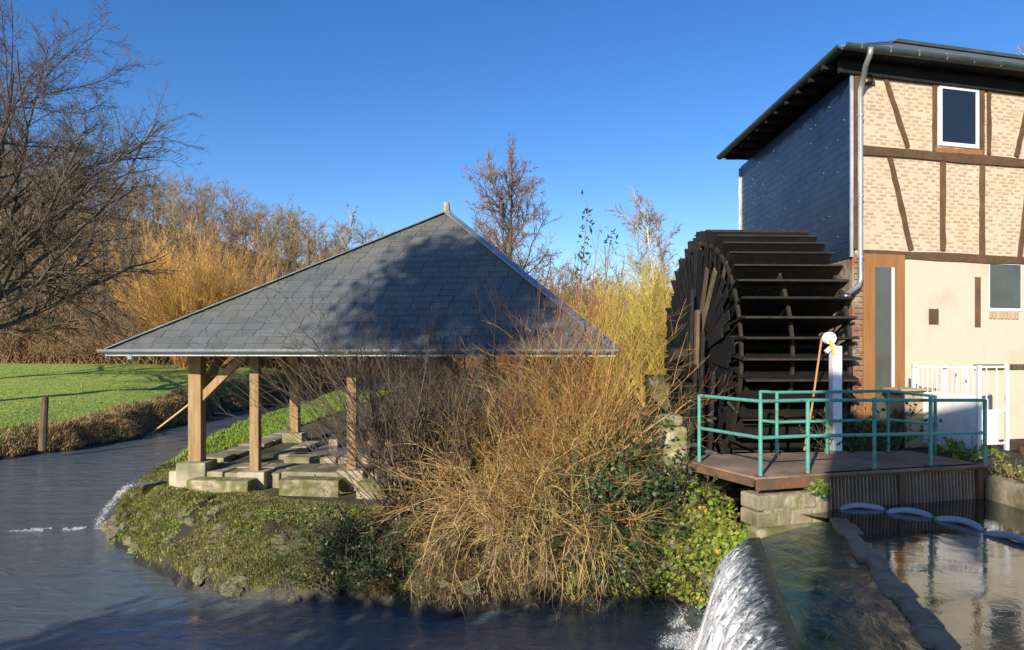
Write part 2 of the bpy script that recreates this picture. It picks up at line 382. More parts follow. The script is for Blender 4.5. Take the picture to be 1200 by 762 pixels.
# ------------------------------------------------------------------ ground, banks, meadow, hill, water
POOLZ, DECKZ, FLOORZ, YARDZ = 1.2, 1.6, .95, 1.5
ISLAND = [(-7.0,12.4),(-6.5,10.9),(-5.75,9.8),(-4.9,8.95),(-4.2,8.45),(-3.0,8.0),(-1.4,7.75),(-.7,7.4),(0,7.5),(1.0,8.0),(1.7,8.1),(2.15,7.6),
          (2.3,6.95),(2.75,6.9),(2.75,14.6),(60,14.6),(60,60),(-8.2,60),(-8.6,30),(-8.3,22),(-7.9,17),(-7.4,14)]
def island_z(x, y):
    sd = poly_sd(x, y, ISLAND)+(fbm(x, y, .9, 3)-.5)*.5*sstep(-1, 0, 2.3-x)
    top = .93+.55*sstep(.2, 2.2, x)*sstep(16, 12, y)+.25*sstep(16, 40, y)-.25*sstep(11.7, 11.2, y)*sstep(0, -1.5, x)
    z = -.45+(top+.45)*(.55*sstep(-.12, .14, sd)+.45*sstep(0, 1.0, sd))+(fbm(x, y, .45, 9)-.5)*.38*sstep(-.1, .2, sd)*sstep(1.7, .7, sd)
    return z+(fbm(x, y, 2.0, 5)-.5)*.10, sd
xs = np.concatenate([np.arange(-9.4, 3.0, .06), np.arange(3.2, 60, 3.0)])
ys = np.concatenate([np.arange(6.2, 17, .06), np.arange(17.5, 62, 1.5)])
X, Y = np.meshgrid(xs, ys); Z, SD = island_z(X, Y)
pav_in = poly_sd(X, Y, [(-5.9,10.7),(1.2,9.6),(2.3,15.4),(-5.2,16.2)])
Z = np.where(pav_in > 0, np.minimum(Z, FLOORZ-.06), Z)
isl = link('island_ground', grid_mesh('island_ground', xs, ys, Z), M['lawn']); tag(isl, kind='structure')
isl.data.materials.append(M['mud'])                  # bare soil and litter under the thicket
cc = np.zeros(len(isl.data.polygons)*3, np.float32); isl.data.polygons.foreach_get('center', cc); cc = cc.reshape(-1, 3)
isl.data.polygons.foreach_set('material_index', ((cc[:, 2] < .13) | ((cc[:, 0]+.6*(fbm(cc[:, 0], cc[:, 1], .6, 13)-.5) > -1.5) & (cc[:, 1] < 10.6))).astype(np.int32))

g = MB(); g.add([(-1500,-300,-.62),(1500,-300,-.62),(1500,2500,-.62),(-1500,2500,-.62)], [(0,1,2,3)])
tag(link('ground', g.mesh('ground'), M['earth']), kind='structure')

def meadow_edge(y): return -12.7+.35*np.sin(y*.35)+.25*np.sin(y*.9+1)-.9*sstep(22, 14, y)+.0*y
def meadow_z(x, y):
    d = meadow_edge(y)-x
    top = .55+.30*sstep(.5, 5, d)+1.15*sstep(18, 46, y)+.012*np.clip(d, 0, 40)
    return -.5+(top+.5)*sstep(-.35, 1.3, d+(fbm(x, y, .9, 21)-.5)*1.0)+(fbm(x, y, 1.5, 22)-.5)*.12
xs = np.concatenate([np.arange(-80, -18, 1.6), np.arange(-18, -11.3, .16)]); ys = np.concatenate([np.arange(6, 34, .2), np.arange(34, 72, 1.2)])
X, Y = np.meshgrid(xs, ys)
mdw = link('meadow', grid_mesh('meadow', xs, ys, meadow_z(X, Y)), M['grass']); tag(mdw, kind='structure'); mdw.data.materials.append(M['earth'])
cc = np.zeros(len(mdw.data.polygons)*3, np.float32); mdw.data.polygons.foreach_get('center', cc); cc = cc.reshape(-1, 3)
mdw.data.polygons.foreach_set('material_index', (meadow_edge(cc[:, 1])-cc[:, 0] < .75+.8*(fbm(cc[:, 0], cc[:, 1], .8, 17)-.5)).astype(np.int32))

HX = [-160,-110,-71,-47,-32,-20,-10,6,20,47,75,140]; HZ = [30,29,26.5,21,16.5,13,8.5,6.5,4.5,3.2,2.5,2]
def hill_z(x, y): return 1.2+(np.interp(x, HX, HZ)-1.2)*sstep(48, 104, y)+(fbm(x, y, 9, 31)-.5)*2.0*sstep(50, 70, y)-.12*np.clip(y-110, 0, 100)
xs = np.arange(-170, 150, 3.0); ys = np.concatenate([np.arange(44, 112, 2.5), np.arange(112, 200, 8)])
X, Y = np.meshgrid(xs, ys)
tag(link('hill', grid_mesh('hill', xs, ys, hill_z(X, Y)-.3), M['hill']), kind='structure')

# stream: a fine sheet with small real waves near the camera
xs = np.arange(-26, 4.5, .1); ys = np.concatenate([np.arange(1.5, 16, .1), np.arange(16.2, 62, .5)])
X, Y = np.meshgrid(xs, ys)
amp = .014+.02*sstep(-2, -6, X)*(.4+1.2*fbm(X, Y, 3.0, 47))
Z = (fbm(X+.4*Y, Y*.6, .55, 41)-.5)*amp+(fbm(X*1.1, Y*1.4, .22, 44)-.5)*.008
tag(link('stream_water', grid_mesh('stream_water', xs, ys, Z), M['stream']), kind='structure')

# ------------------------------------------------------------------ mill pool, weir, waterfall
CR_B, CR_F = np.array((2.36, 6.5)), np.array((1.62, 3.6))     # crest line, back to front
SILL_B, SILL_F = np.array((3.30, 6.9)), np.array((2.35, 3.4))
poly = [(SILL_B[0]-.02,SILL_B[1]),(SILL_F[0],SILL_F[1]),(2.2,1.0),(8.5,1.0),(8.5,8.9),(5.35,9.0),(5.35,14.6),(2.8,14.6),(2.8,7.3)]
pm_ = MB(); pm_.add([(a, b, POOLZ) for a, b in poly], [tuple(range(len(poly)))])
tag(link('mill_pool_water', pm_.mesh('mill_pool_water'), M['pool']), kind='structure')
# apron: shallow water sheet over the weir, falling a few cm to the crest, then the curtain
def apron():
    n, k = 70, 26; V = []
    for i in range(n+1):
        f = i/n; c = CR_B*(1-f)+CR_F*f; s = SILL_B*(1-f)+SILL_F*f
        for j in range(k+1):
            q = j/k; p = c*(1-q)+s*q
            z = POOLZ-.015-.07*(1-q)**2.2+(fbm(p[0]*2, p[1]*.8, .35, 51)-.5)*.018*(1-q*.5)
            V.append((p[0], p[1], z))
    V = np.array(V); b = (np.arange(n)[:, None]*(k+1)+np.arange(k)[None, :]).ravel()
    me = fast_mesh('weir_apron_water', V, [np.stack([b, b+k+1, b+k+2, b+1], -1)]); me.shade_smooth(); return me
tag(link('weir_apron_water', apron(), M['apron']), kind='structure')

def foam_mat(name, fs, stretch_axis):
    m = bpy.data.materials.new(name); m.use_nodes = True; n, l = m.node_tree.nodes, m.node_tree.links; b = n['Principled BSDF']
    tc = n.new('ShaderNodeTexCoord'); mp = n.new('ShaderNodeMapping'); mp.inputs['Scale'].default_value = stretch_axis
    l.new(tc.outputs['UV' if fs == 'uv' else 'Object'], mp.inputs[0])
    no = n.new('ShaderNodeTexNoise'); no.inputs['Scale'].default_value = 1.0; no.inputs['Detail'].default_value = 12; no.inputs['Roughness'].default_value = .8; no.inputs['Distortion'].default_value = .4
    l.new(mp.outputs[0], no.inputs['Vector'])
    fac = no.outputs['Fac']
    if fs == 'uv':
        sx = n.new('ShaderNodeSeparateXYZ'); l.new(tc.outputs['UV'], sx.inputs[0])
        fc = n.new('ShaderNodeFloatCurve'); cv = fc.mapping.curves[0]; cv.points[0].location = (0, .22); cv.points[1].location = (1, .56); cv.points.new(.12, .38); cv.points.new(.4, .54); fc.mapping.update()
        l.new(sx.outputs[1], fc.inputs['Value']); ad = n.new('ShaderNodeMath'); ad.operation = 'ADD'; l.new(fac, ad.inputs[0]); l.new(fc.outputs[0], ad.inputs[1])
        sb = n.new('ShaderNodeMath'); sb.operation = 'SUBTRACT'; sb.inputs[1].default_value = .5; l.new(ad.outputs[0], sb.inputs[0]); fac = sb.outputs[0]
    cr = n.new('ShaderNodeValToRGB'); e = cr.color_ramp.elements
    e[0].position = .35; e[0].color = (.018,.034,.034,1); e[1].position = .60; e[1].color = (.88,.9,.92,1)
    q = e.new(.47); q.color = (.20,.23,.25,1)
    l.new(fac, cr.inputs[0]); l.new(cr.outputs[0], b.inputs['Base Color']); b.inputs['Roughness'].default_value = .15
    bp = n.new('ShaderNodeBump'); bp.inputs['Strength'].default_value = .8; bp.inputs['Distance'].default_value = .04
    l.new(no.outputs['Fac'], bp.inputs['Height']); l.new(bp.outputs[0], b.inputs['Normal'])
    return m
M['fall'] = foam_mat('falling_water', 'uv', (38, 12, 1))
M['foam'] = foam_mat('foam_water', 'obj', (7, 7, 7))

def curtain(name, c0, c1, out, ztop, zbot, reach, n, k, seed, amp=.05):
    """water sheet falling from line c0-c1 in direction out"""
    c0, c1, out = (np.asarray(a, float) for a in (c0, c1, out)); V = []; UV = []
    ln = np.linalg.norm(c1-c0)
    for i in range(n+1):
        f = i/n; c = c0*(1-f)+c1*f; ra = 1+.25*(vnoise(i*.35, 0, 1, seed)-.5)
        for j in range(k+1):
            q = j/k
            bumpy = amp*(vnoise(i*.9, q*2.2, 1, seed+3)-.5)*2*min(1, q*4)+amp*.6*(vnoise(i*2.1, q*5, 1, seed+5)-.5)*2*min(1, q*4)
            p = c+out*(reach*(q**.75)*ra+bumpy)
            z = ztop-(ztop-zbot)*(q**1.75); V.append((p[0], p[1], z)); UV.append((f*ln, q))
    V = np.array(V); b = (np.arange(n)[:, None]*(k+1)+np.arange(k)[None, :]).ravel()
    F = np.stack([b, b+1, b+k+2, b+k+1], -1); me = fast_mesh(name, V, [F]); me.shade_smooth()
    uv = me.uv_layers.new(name='uv'); li = np.zeros(len(me.loops), np.int32); me.loops.foreach_get('vertex_index', li)
    uv.data.foreach_set('uv', np.array(UV, np.float32)[li].ravel()); return me
out = np.array((-.96, .28))
wf = link('waterfall', curtain('waterfall', CR_B+(.02,.05), CR_F, out, POOLZ-.085, -.05, .60, 150, 34, 61), M['fall'])
tag(wf, 'white sheet of water pouring over the weir crest', 'waterfall', kind='stuff')
# splash foam at the foot: small rough clumps
def foam_patch(name, cx, cy, rx, ry, rot, h, seed, n=46):
    a = np.linspace(-1, 1, n); U, W = np.meshgrid(a, a); r = np.hypot(U, W)
    x = cx+rx*U*math.cos(rot)-ry*W*math.sin(rot); y = cy+rx*U*math.sin(rot)+ry*W*math.cos(rot)
    z = -.03+h*sstep(1, .1, r)*(.25+1.2*fbm(x, y, .12, seed))-.05*sstep(.45, 1, r+.6*(fbm(x, y, .25, seed+2)-.5))
    V = np.stack([x, y, z], -1).reshape(-1, 3); b = (np.arange(n-1)[:, None]*n+np.arange(n-1)[None, :]).ravel()
    me = fast_mesh(name, V, [np.stack([b, b+1, b+n+1, b+n], -1)]); me.shade_smooth(); return me
def flakes(name, label, n, cx, cy, rx, ry, rot, size, seed, zmax=0.02, cat='foam'):
    R = np.random.default_rng(seed); u, v_ = R.normal(0, .45, n), R.normal(0, .45, n); x = cx+rx*u*math.cos(rot)-ry*v_*math.sin(rot); y = cy+rx*u*math.sin(rot)+ry*v_*math.cos(rot)
    k = fbm(x, y, .16, seed) > .46; x, y = x[k], y[k]; z = .012+np.abs(R.normal(0, zmax, len(x)))
    me = leaf_mesh(name, np.stack([x, y, z], 1), size, R, flat=3.0 if zmax < .03 else .8, aspect=.8, nrmdir=(0,0,1)); return tag(link(name, me, M['white']), label, cat, kind='stuff')
flakes('splash_foam', 'broken white foam churning at the foot of the weir', 22000, 1.72, 6.6, 1.5, .30, math.radians(74), .012, 71, .02)
# flying drops along the lower half of the curtain
q = rng.uniform(.25, 1.0, 2600); f = rng.uniform(0, 1, 2600); c = CR_B[None]*(1-f)[:, None]+CR_F[None]*f[:, None]
xy = c+out[None]*(.60*q**.75+rng.exponential(.035, 2600))[:, None]; z = POOLZ-.085-(POOLZ-.04)*q**1.75+rng.normal(0,.02,2600)
tag(link('water_drops', leaf_mesh('water_drops', np.column_stack([xy, z]), .009, aspect=.7), M['white']), 'white drops flying off the falling water', 'spray', kind='stuff')

# weir wall under the crest and the stone sill strip between apron and pool
wr = thing('weir', 'stone weir with submerged apron and diagonal stone sill beside the pool', 'weir', (2.4, 5, 0))
b = MB(); b.prism([tuple(CR_B+(.03,.1)), tuple(CR_F+(.05,0)), tuple(SILL_F), tuple(SILL_B)], -.5, POOLZ-.16); part('wall', b, M['mossy'], wr)
seg = 13
for i in range(seg):
    f0, f1 = i/seg-.004, (i+1)/seg+.004
    a, c = SILL_B*(1-f0)+SILL_F*f0, SILL_B*(1-f1)+SILL_F*f1; d = (c-a)/np.linalg.norm(c-a); nn = np.array((-d[1], d[0]))
    wd = .085+.025*math.sin(i*2.1); s = MB(); zz = POOLZ+.022+.014*math.sin(i*1.7); a = a+nn*.02*math.sin(i*3.1); c = c+nn*.02*math.sin(i*3.1)
    s.prism([tuple(a+nn*wd), tuple(a-nn*wd), tuple(c-nn*wd), tuple(c+nn*wd)], POOLZ-.3, zz); me = s.mesh('stone'); norm_fix(me)
    part('sill_stone', me, M['sill'], wr, bevel=.025)

# lower bank retaining the pool at the far side
# ------------------------------------------------------------------ walkway deck, grille, pier, banks
DF = np.array((.969, .246)); DN = np.array((.246, -.969))
G0, G1 = np.array((3.36, 7.33)), np.array((5.40, 7.90))
dk = thing('walkway_deck', 'rusty steel footbridge deck in front of the water wheel', 'walkway', (3.8, 8.0, DECKZ))
deck_poly = [(2.12,8.05),(2.52,7.02),(3.34,7.27),(5.45,7.86),(5.2,8.95),(3.0,8.72),(2.3,8.5)]
cuts = [2.12, 2.9, 3.75, 4.6, 5.45]
def clip_x(poly, x0, x1):
    for s, c in ((1, x0), (-1, x1)):
        o = []
        for a, b_ in zip(poly, poly[1:]+poly[:1]):
            ia, ib = s*a[0] >= s*c, s*b_[0] >= s*c
            if ia: o.append(a)
            if ia != ib:
                t = (c-a[0])/(b_[0]-a[0]); o.append((c, a[1]+t*(b_[1]-a[1])))
        poly = o
    return poly
for x0, x1 in zip(cuts[:-1], cuts[1:]):
    s = MB(); s.prism(clip_x(deck_poly, x0+.004, x1-.004), DECKZ-.03, DECKZ); me = s.mesh('plate'); norm_fix(me); part('deck_plate', me, M['deck'], dk)
s = MB(); s.bar((2.50,6.99,DECKZ-.07),(3.36,7.25,DECKZ-.07),.03,.11); part('edge_beam', s, M['rust'], dk, bevel=.004, label='broad rusty edge beam above the stone pier')
s = MB(); s.bar((2.09,8.05,DECKZ-.055),(2.485,7.03,DECKZ-.055),.03,.08); part('edge_beam', s, M['rust'], dk)

gr = thing('trash_grille', 'rusty bar grille under the walkway screening the mill race', 'grille', (4.4, 7.6, POOLZ))
s = MB(); s.bar((*G0, DECKZ-.03), (*G1, DECKZ-.03), .06, .06); part('top_rail', s, M['rust'], gr)
s = MB(); s.bar((*G0, POOLZ-.1), (*G1, POOLZ-.1), .05, .06); part('bottom_rail', s, M['rust'], gr)
for f in (0, .47, 1):
    p = G0*(1-f)+G1*f; s = MB(); s.bar((p[0], p[1], POOLZ-.2), (p[0], p[1], DECKZ-.06), .07, .07, up=(.246,-.969,0)); part('post', s, M['rust'], gr)
for i in range(44):
    f = (i+.5)/44; p = G0*(1-f)+G1*f-.0*DN
    if abs(f-.47) < .018: continue
    s = MB(); s.bar((p[0], p[1], POOLZ-.18), (p[0]-.246*.03, p[1]+.969*.03, DECKZ-.062), .012, .05, up=(.246,-.969,0)); part('bar', s, M['bar'], gr)

def rock_mesh(name, seed, sub=2, rough=.22, sq=(1,1,1)):
    import bmesh
    bm = bmesh.new(); bmesh.ops.create_icosphere(bm, subdivisions=sub, radius=1.0); r = np.random.default_rng(seed)
    ax = r.normal(size=(7, 3)); ax = nrm(ax); cut = r.uniform(.62, .95, 7)
    for v in bm.verts:
        p = np.array(v.co)
        for a, c in zip(ax, cut):
            t = p@a
            if t > c: p = p-a*(t-c)*.85
        p = p*(1+r.normal(0, rough*.18)); v.co = p*np.array(sq)
    me = bpy.data.meshes.new(name); bm.to_mesh(me); bm.free(); return me

pier = thing('stone_pier', 'pale stone pier carrying the deck edge above the weir', 'pier', (2.9, 7.05, POOLZ))
course = 0
for zc in (1.17, 1.34):
    L = 5 if course else 4; a0, a1 = np.array((2.50,6.98)), np.array((3.33,7.24))
    cuts_ = np.linspace(0, 1, L+1); cuts_[1:-1] += rng.normal(0, .03, L-1)
    for i in range(L):
        p, q = a0*(1-cuts_[i]-.006)+a1*(cuts_[i]+.006), a0*(1-cuts_[i+1]+.006)+a1*(cuts_[i+1]-.006); s = MB()
        off = DN*rng.uniform(-.012, .012)
        s.bar((*(((p+q)/2)+off-(q-p)/2-DN*.14), zc), (*(((p+q)/2)+off+(q-p)/2-DN*.14), zc), .30, .16); part('stone', s, M['concrete'], pier, bevel=.02)
    course += 1
s = MB(); s.bar((2.46,6.99,1.0),(3.33,7.26,1.0),.26,.2); part('footing', s, M['mossy'], pier, bevel=.05)
s = MB(); s.bar((2.55,7.15,.75),(3.3,7.38,.75),.3,1.3); part('core', s, M['mossy'], pier)

# right bank retaining wall of the pool
rb = thing('pool_bank_wall', 'sunlit concrete bank wall on the far side of the pool', 'wall', (5.6, 7, POOLZ))
s = MB(); s.prism([(5.47,7.92),(5.52,6.0),(5.62,2.0),(5.95,2.0),(5.9,6.0),(5.9,8.1)], .4, 1.46); me = s.mesh('wall'); norm_fix(me); part('wall', me, M['concrete'], rb, bevel=.03)

# yard in front of the house
yard_poly = [(5.4,7.95),(5.75,8.02),(5.75,2.0),(16,2.0),(16,15),(5.05,10.6),(5.05,8.95)]
s = MB(); s.add([(a, b_, YARDZ) for a, b_ in yard_poly], [tuple(range(len(yard_poly)))])
tag(link('yard_ground', s.mesh('yard_ground'), M['earth']), kind='structure')
# race walls
s = thing('wheel_pit', 'dark mossy masonry pit around the water wheel', 'wall', (3.0, 12, 0))
b = MB(); b.box(2.62, 2.86, 8.75, 14.6, -.3, 1.5); part('side_wall', b, M['mossy'], s, bevel=.03)
b = MB(); b.box(2.86, 5.2, 14.3, 14.7, -.3, 2.4); part('back_wall', b, M['mossy'], s, bevel=.03)

# railings
def railing(name, label, pts, H, rails, mid_posts=()):
    t = thing(name, label, 'railing', pts[0])
    for p in list(pts)+list(mid_posts):
        s = MB(); s.tube([(p[0], p[1], p[2]), (p[0], p[1], p[2]+H)], .021, 8); part('post', s, M['green'], t, smooth=False)
        s = MB(); s.box(p[0]-.05, p[0]+.05, p[1]-.05, p[1]+.05, p[2], p[2]+.008); part('foot_plate', s, M['rust'], t)
    for h in rails:
        for a, b_ in zip(pts[:-1], pts[1:]):
            s = MB(); s.tube([(a[0], a[1], a[2]+h), (b_[0], b_[1], b_[2]+h)], .019, 8); part('rail', s, M['green'], t)
    return t
F_END = (5.52, 7.97, DECKZ-.05)
railing('green_railing', 'green tubular railing along the front edge of the deck', [(2.2,8.02,DECKZ),(2.585,7.1,DECKZ),(3.15,7.27,DECKZ),F_END], .79, (.78,.40),
        mid_posts=[(3.99,7.52,DECKZ),(4.75,7.745,DECKZ)])
railing('green_railing', 'green tubular railing along the rear edge by the wheel', [(3.16,8.68,DECKZ),(3.29,8.48,DECKZ),(3.98,8.62,DECKZ),(4.85,8.80,DECKZ),(5.56,8.97,DECKZ-.08)], .80, (.79,.42))
# ------------------------------------------------------------------ mill building
KB = 1.0
C0 = np.array((5.12, 10.2))            # front-left corner of the house
DLn = np.array((.0125, 1.0)); DLn /= np.linalg.norm(DLn)
LN = np.array((-DLn[1], DLn[0]))       # outward of the slate wall (to the left)
WLEN, WDEP = 9.0, 5.15
def wt(px):
    r = (px-600)/800; return (C0[1]*r-C0[0])/(DF[0]-DF[1]*r)
def wz(px, py): return CAMZ+(412-py)/800*(C0[1]+DF[1]*wt(px))
def W(t, o, z):                        # point on the front wall: along, outward, height
    p = C0+DF*t+DN*o; return np.array((p[0], p[1], z))
def fbox(t0, t1, o0, o1, z0, z1, mb=None):
    mb = mb or MB(); c = W((t0+t1)/2, (o0+o1)/2, (z0+z1)/2)
    return mb.frame_box(c, np.array((*DF, 0))*(t1-t0)/2, np.array((*DN, 0))*(o1-o0)/2, (0, 0, (z1-z0)/2))
house = thing('mill_house', 'half-timbered brick mill house with slate-hung side wall', 'house', (C0[0], C0[1], YARDZ))
EAVEZ = 7.27
ZB = wz(1010, 298)                     # level between plaster and brick
ZT = 7.02                              # top of the front wall
back = C0+DLn*WDEP
# inner core walls
s = MB(); cpoly = [C0+DF*.012, C0+DF*WLEN, C0+DF*WLEN+DLn*WDEP, back+DF*.012]
s.prism([tuple(p) for p in cpoly], YARDZ-1.2, ZT); me = s.mesh('wall'); norm_fix(me)
core = part('brick_wall', me, M['mortar'], house)
# masonry under the slates on the side, from the pit up
def side(l, o, z): p = C0+DLn*l+LN*o; return np.array((p[0], p[1], z))
s = MB(); s.frame_box((side(WDEP/2+.0, .0, (ZB-.3)/2)), np.array((*DLn,0))*(WDEP/2+.005), np.array((*LN,0))*.035, (0,0,(ZB+.3)/2)); part('side_base_wall', s, M['masonry'], house)
for i in range(46):
    l, z = rng.uniform(.06, 1.6), rng.uniform(1.4, ZB-.1); s = MB(); a = rng.uniform(.05, .12)
    s.frame_box(side(l, .04, z), np.array((*DLn,0))*a, np.array((*LN,0))*rng.uniform(.008,.022), (0,0,rng.uniform(.03,.06))); part('rubble_stone', s, M['masonry'], core, bevel=.012)
# front corner pier of brick and stone beside the door
for i in range(int((ZB-YARDZ)/.085)):
    z = YARDZ+.045+i*.085
    for j in range(2):
        ww = .07 if (i+j) % 2 else .045
        s = fbox(-.02+j*.075, -.02+j*.075+.066, -.02, .02+rng.uniform(0,.014), z-.036, z+.036); part('quoin', s, M['masonry'], core, bevel=.008)
# plaster of the ground floor, leaving door and window openings
td0, td1 = wt(1010), wt(1058)
tw0, tw1 = wt(1158), wt(1197); zw1, zw0 = wz(1175, 309), wz(1175, 363)
PO = .018
def plaster(t0, t1, z0, z1): part('plaster', fbox(t0, t1, -.01, PO, z0, z1), M['plaster'], house)
plaster(td1, tw0, YARDZ-.1, ZB-.04); plaster(tw0, tw1, YARDZ-.1, zw0); plaster(tw0, tw1, zw1, ZB-.04); plaster(tw1, WLEN, YARDZ-.1, ZB-.04)
# door: frame, inner frame, pane
dr = part('door', fbox(td0, td1, -.02, .045, YARDZ, wz(1030, 296)-.03), M['doorwood'], house, bevel=.006)
zg0, zg1 = YARDZ+.25, wz(1032, 314); tg0, tg1 = wt(1022), wt(1044)
part('door_frame', fbox(wt(1018), wt(1047), .045, .060, zg0-.05, zg1+.05), M['doorwood'], dr, bevel=.004)
part('pane', fbox(tg0, tg1-.05, .061, .066, zg0, zg1), M['glassgrey'], dr)
part('glazing_bead', fbox(tg1-.05, tg1, .061, .072, zg0, zg1), M['white'], dr)
# bricks of the upper storey
bw, bh, pt, pz = .135, .030, .172, .0560
cells = []
r = 0; z = ZB+.06
while z < ZT-.02:
    t = .02-(r % 2)*pt/2+rng.uniform(-.02,.02)
    while t < WLEN-.2:
        if t > .0 and rng.random() > .16: cells.append((t+rng.uniform(-.02,.02), z+rng.uniform(-.006,.006)))
        t += pt
    z += pz; r += 1
cells = [c for c in cells if not (wt(1096) < c[0]+bw/2 < wt(1147) and wz(1120,176) < c[1] < wz(1120,98))]
cells.sort(key=lambda c: c[0]); near = cells[:]
rng.shuffle(near)
inview = [c for c in cells if c[0] < wt(1200)]
bm0 = fbox(0, bw, -.004, .0045, -bh/2, bh/2)      # template, made at wall origin
BR = np.array((W(0,0,0)))
V0 = np.array(bm0.v)-BR
bmesh0 = MB(); bmesh0.add(V0, bm0.f); bme = bmesh0.mesh('brick'); bme.materials.append(M['brick'])
for c in inview[:300]:
    o = bpy.data.objects.new('brick', bme); COL.objects.link(o); o.parent = core
    p = W(c[0], 0, c[1]); sx = rng.uniform(.55, 1.06); o.location = p; o.scale = (sx, sx, rng.uniform(.85, 1.15))
rest = MB()
for c in inview[300:]+[c for c in cells if wt(1200) <= c[0] < 6]:
    L = bw*rng.uniform(.55, 1.06); fbox(c[0], c[0]+L, -.004, .0045, c[1]-bh/2*rng.uniform(.85,1.15), c[1]+bh/2, rest)
part('brickwork', rest, M['brick'], core, kind='stuff')
# timbers of the frame
def beam(p0, p1, wd, o=.03, name='timber', m='frameoak'):
    """timber between two photo points on the wall plane"""
    a = W(wt(p0[0]), o/2, wz(*p0)); b_ = W(wt(p1[0]), o/2, wz(*p1)); wd_ = wd/800*C0[1]
    # slightly wavy old timber: several short stations
    k = 9; d = b_-a; L = np.linalg.norm(d); d /= L; nO = np.array((*DN, 0)); u = np.cross(nO, d); V = []; F = []
    for i in range(k+1):
        c = a+d*L*i/k; e = rng.normal(0, .05, 2)*wd_
        for sy, sz in ((-1,-1),(-1,1),(1,1),(1,-1)):
            V.append(c+u*(sy*wd_/2+(e[0] if sy > 0 else e[1]))+nO*sz*(o/2+.001))
    for i in range(k):
        for j in range(4): F.append((i*4+j, i*4+(j+1) % 4, i*4+4+(j+1) % 4, i*4+4+j))
    F += [(3,2,1,0), tuple(k*4+j for j in range(4))]
    s = MB(); s.add(V, F); me = s.mesh(name); norm_fix(me); return part(name, me, M[m], house)
beam((1003,176),(1260,197),10.5,.036); beam((1003,86),(1260,103),8,.034); beam((1006,297),(1260,309),9,.040)
beam((1004.5,88),(1002.5,292),9,.032)
for a, b_, wd in (((1036,90),(1063,173),5.5),((1042,185),(1067,293),6.5),((1104,186),(1104,294),7),((1150,190),(1150,299),7),((1158,97),(1158,181),5),
                 ((1203,128),(1190,184),6),((1205,205),(1194,303),6),((1240,100),(1240,186),6),((1236,200),(1236,305),6)):
    beam(a, b_, wd, .028)
beam((1094.5,94),(1094.5,178),5,.032); beam((1149.5,97),(1149.5,181),6,.0325); beam((1093,97),(1152,101),7,.0335); beam((1094,176),(1150,180),6,.034, m='doorwood')
# little bracket beside the downpipe
for a, b_ in (((1010,98),(1024,99)),((1022,92),(1022,99))): beam(a, b_, 3.5, .03)
# upper window
def win(name, x0, x1, y0, y1, glass, fw, o=.02, frame='white'):
    t0, t1 = wt(x0), wt(x1); xm = (x0+x1)/2; z0, z1 = wz(xm, y1), wz(xm, y0)
    wn = part(name, fbox(t0+fw, t1-fw, -.01, o-.012, z0+fw, z1-fw), M[glass], house)
    for a in ((t0, t0+fw, z0, z1), (t1-fw, t1, z0, z1), (t0+fw, t1-fw, z0, z0+fw), (t0+fw, t1-fw, z1-fw, z1)):
        part('window_frame', fbox(a[0], a[1], -.012, o, a[2], a[3]), M[frame], wn, bevel=.004)
    return wn
win('window', 1099, 1146, 102, 173, 'glass', .062, .028)
w2 = win('window', 1158, 1197, 309, 363, 'glassgrey', .02, .017)
part('sill_strip', fbox(tw0-.01, tw1+.01, 0, .03, zw0-.022, zw0), M['white'], w2)
part('lintel', fbox(tw0-.05, tw1+.12, 0, .033, zw1-.0, ZB-.0), M['frameoak'], w2)
for i in range(8):
    t = tw0-.01+i*.075; part('sill_brick', fbox(t, t+.055, 0, .04, zw0-.15, zw0-.035), M['brick'], w2, bevel=.006)
part('timber_block', fbox(wt(1087), wt(1099), 0, .024, wz(1093,381), wz(1093,362)), M['frameoak'], house, bevel=.012)
part('timber_strip', fbox(wt(1141), wt(1148), 0, .024, wz(1144,384), wz(1144,325)), M['frameoak'], house, bevel=.006)
part('low_beam', fbox(wt(1139), WLEN-.2, 0, .03, wz(1170,434), wz(1170,427)), M['oldwood'], house, bevel=.01)
# slate hung side wall
sl0, sl1, z0, z1 = .03, WDEP, ZB-.05, ZT
sw, se = .200, .125; cnt = 0; rest = MB(); hooks = MB(); pieces = []
row = 0; z = z0
while z < z1:
    l = sl0-(row % 2)*sw/2
    while l < sl1:
        a, b_ = max(l, sl0), min(l+sw-.004, sl1)
        if b_-a > .03: pieces.append((a, b_, z))
        l += sw
    z += se; row += 1
pieces.sort(key=lambda q: q[0])
def slate_piece(a, b_, z, mb):
    zt = min(z+se*1.12, z1+.03); j = rng.uniform(-.003, .003)
    j *= .5
    V = [side(a, .0485+j, z), side(b_, .0485-j, z+rng.uniform(-.004,.004)), side(b_, .045, zt), side(a, .045, zt),
         side(a, .046+j, z), side(b_, .046-j, z), side(b_, .036, zt), side(a, .036, zt)]
    mb.add(V, [(0,1,2,3),(7,6,5,4),(0,4,5,1),(1,5,6,2),(2,6,7,3),(3,7,4,0)])
    if rng.random() < .07: hooks.frame_box(side((a+b_)/2, .054, z+.004), np.array((*DLn,0))*.0035, np.array((*LN,0))*.002, (0,0,.008))
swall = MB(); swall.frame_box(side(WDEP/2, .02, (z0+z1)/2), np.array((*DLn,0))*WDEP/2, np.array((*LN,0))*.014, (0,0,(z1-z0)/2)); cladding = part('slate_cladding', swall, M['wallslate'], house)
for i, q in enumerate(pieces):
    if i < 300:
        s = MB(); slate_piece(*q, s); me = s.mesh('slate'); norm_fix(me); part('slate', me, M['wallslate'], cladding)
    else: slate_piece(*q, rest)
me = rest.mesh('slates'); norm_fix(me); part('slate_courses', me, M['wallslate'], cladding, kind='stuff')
part('slate_hooks', hooks, M['zinc'], cladding, kind='stuff')
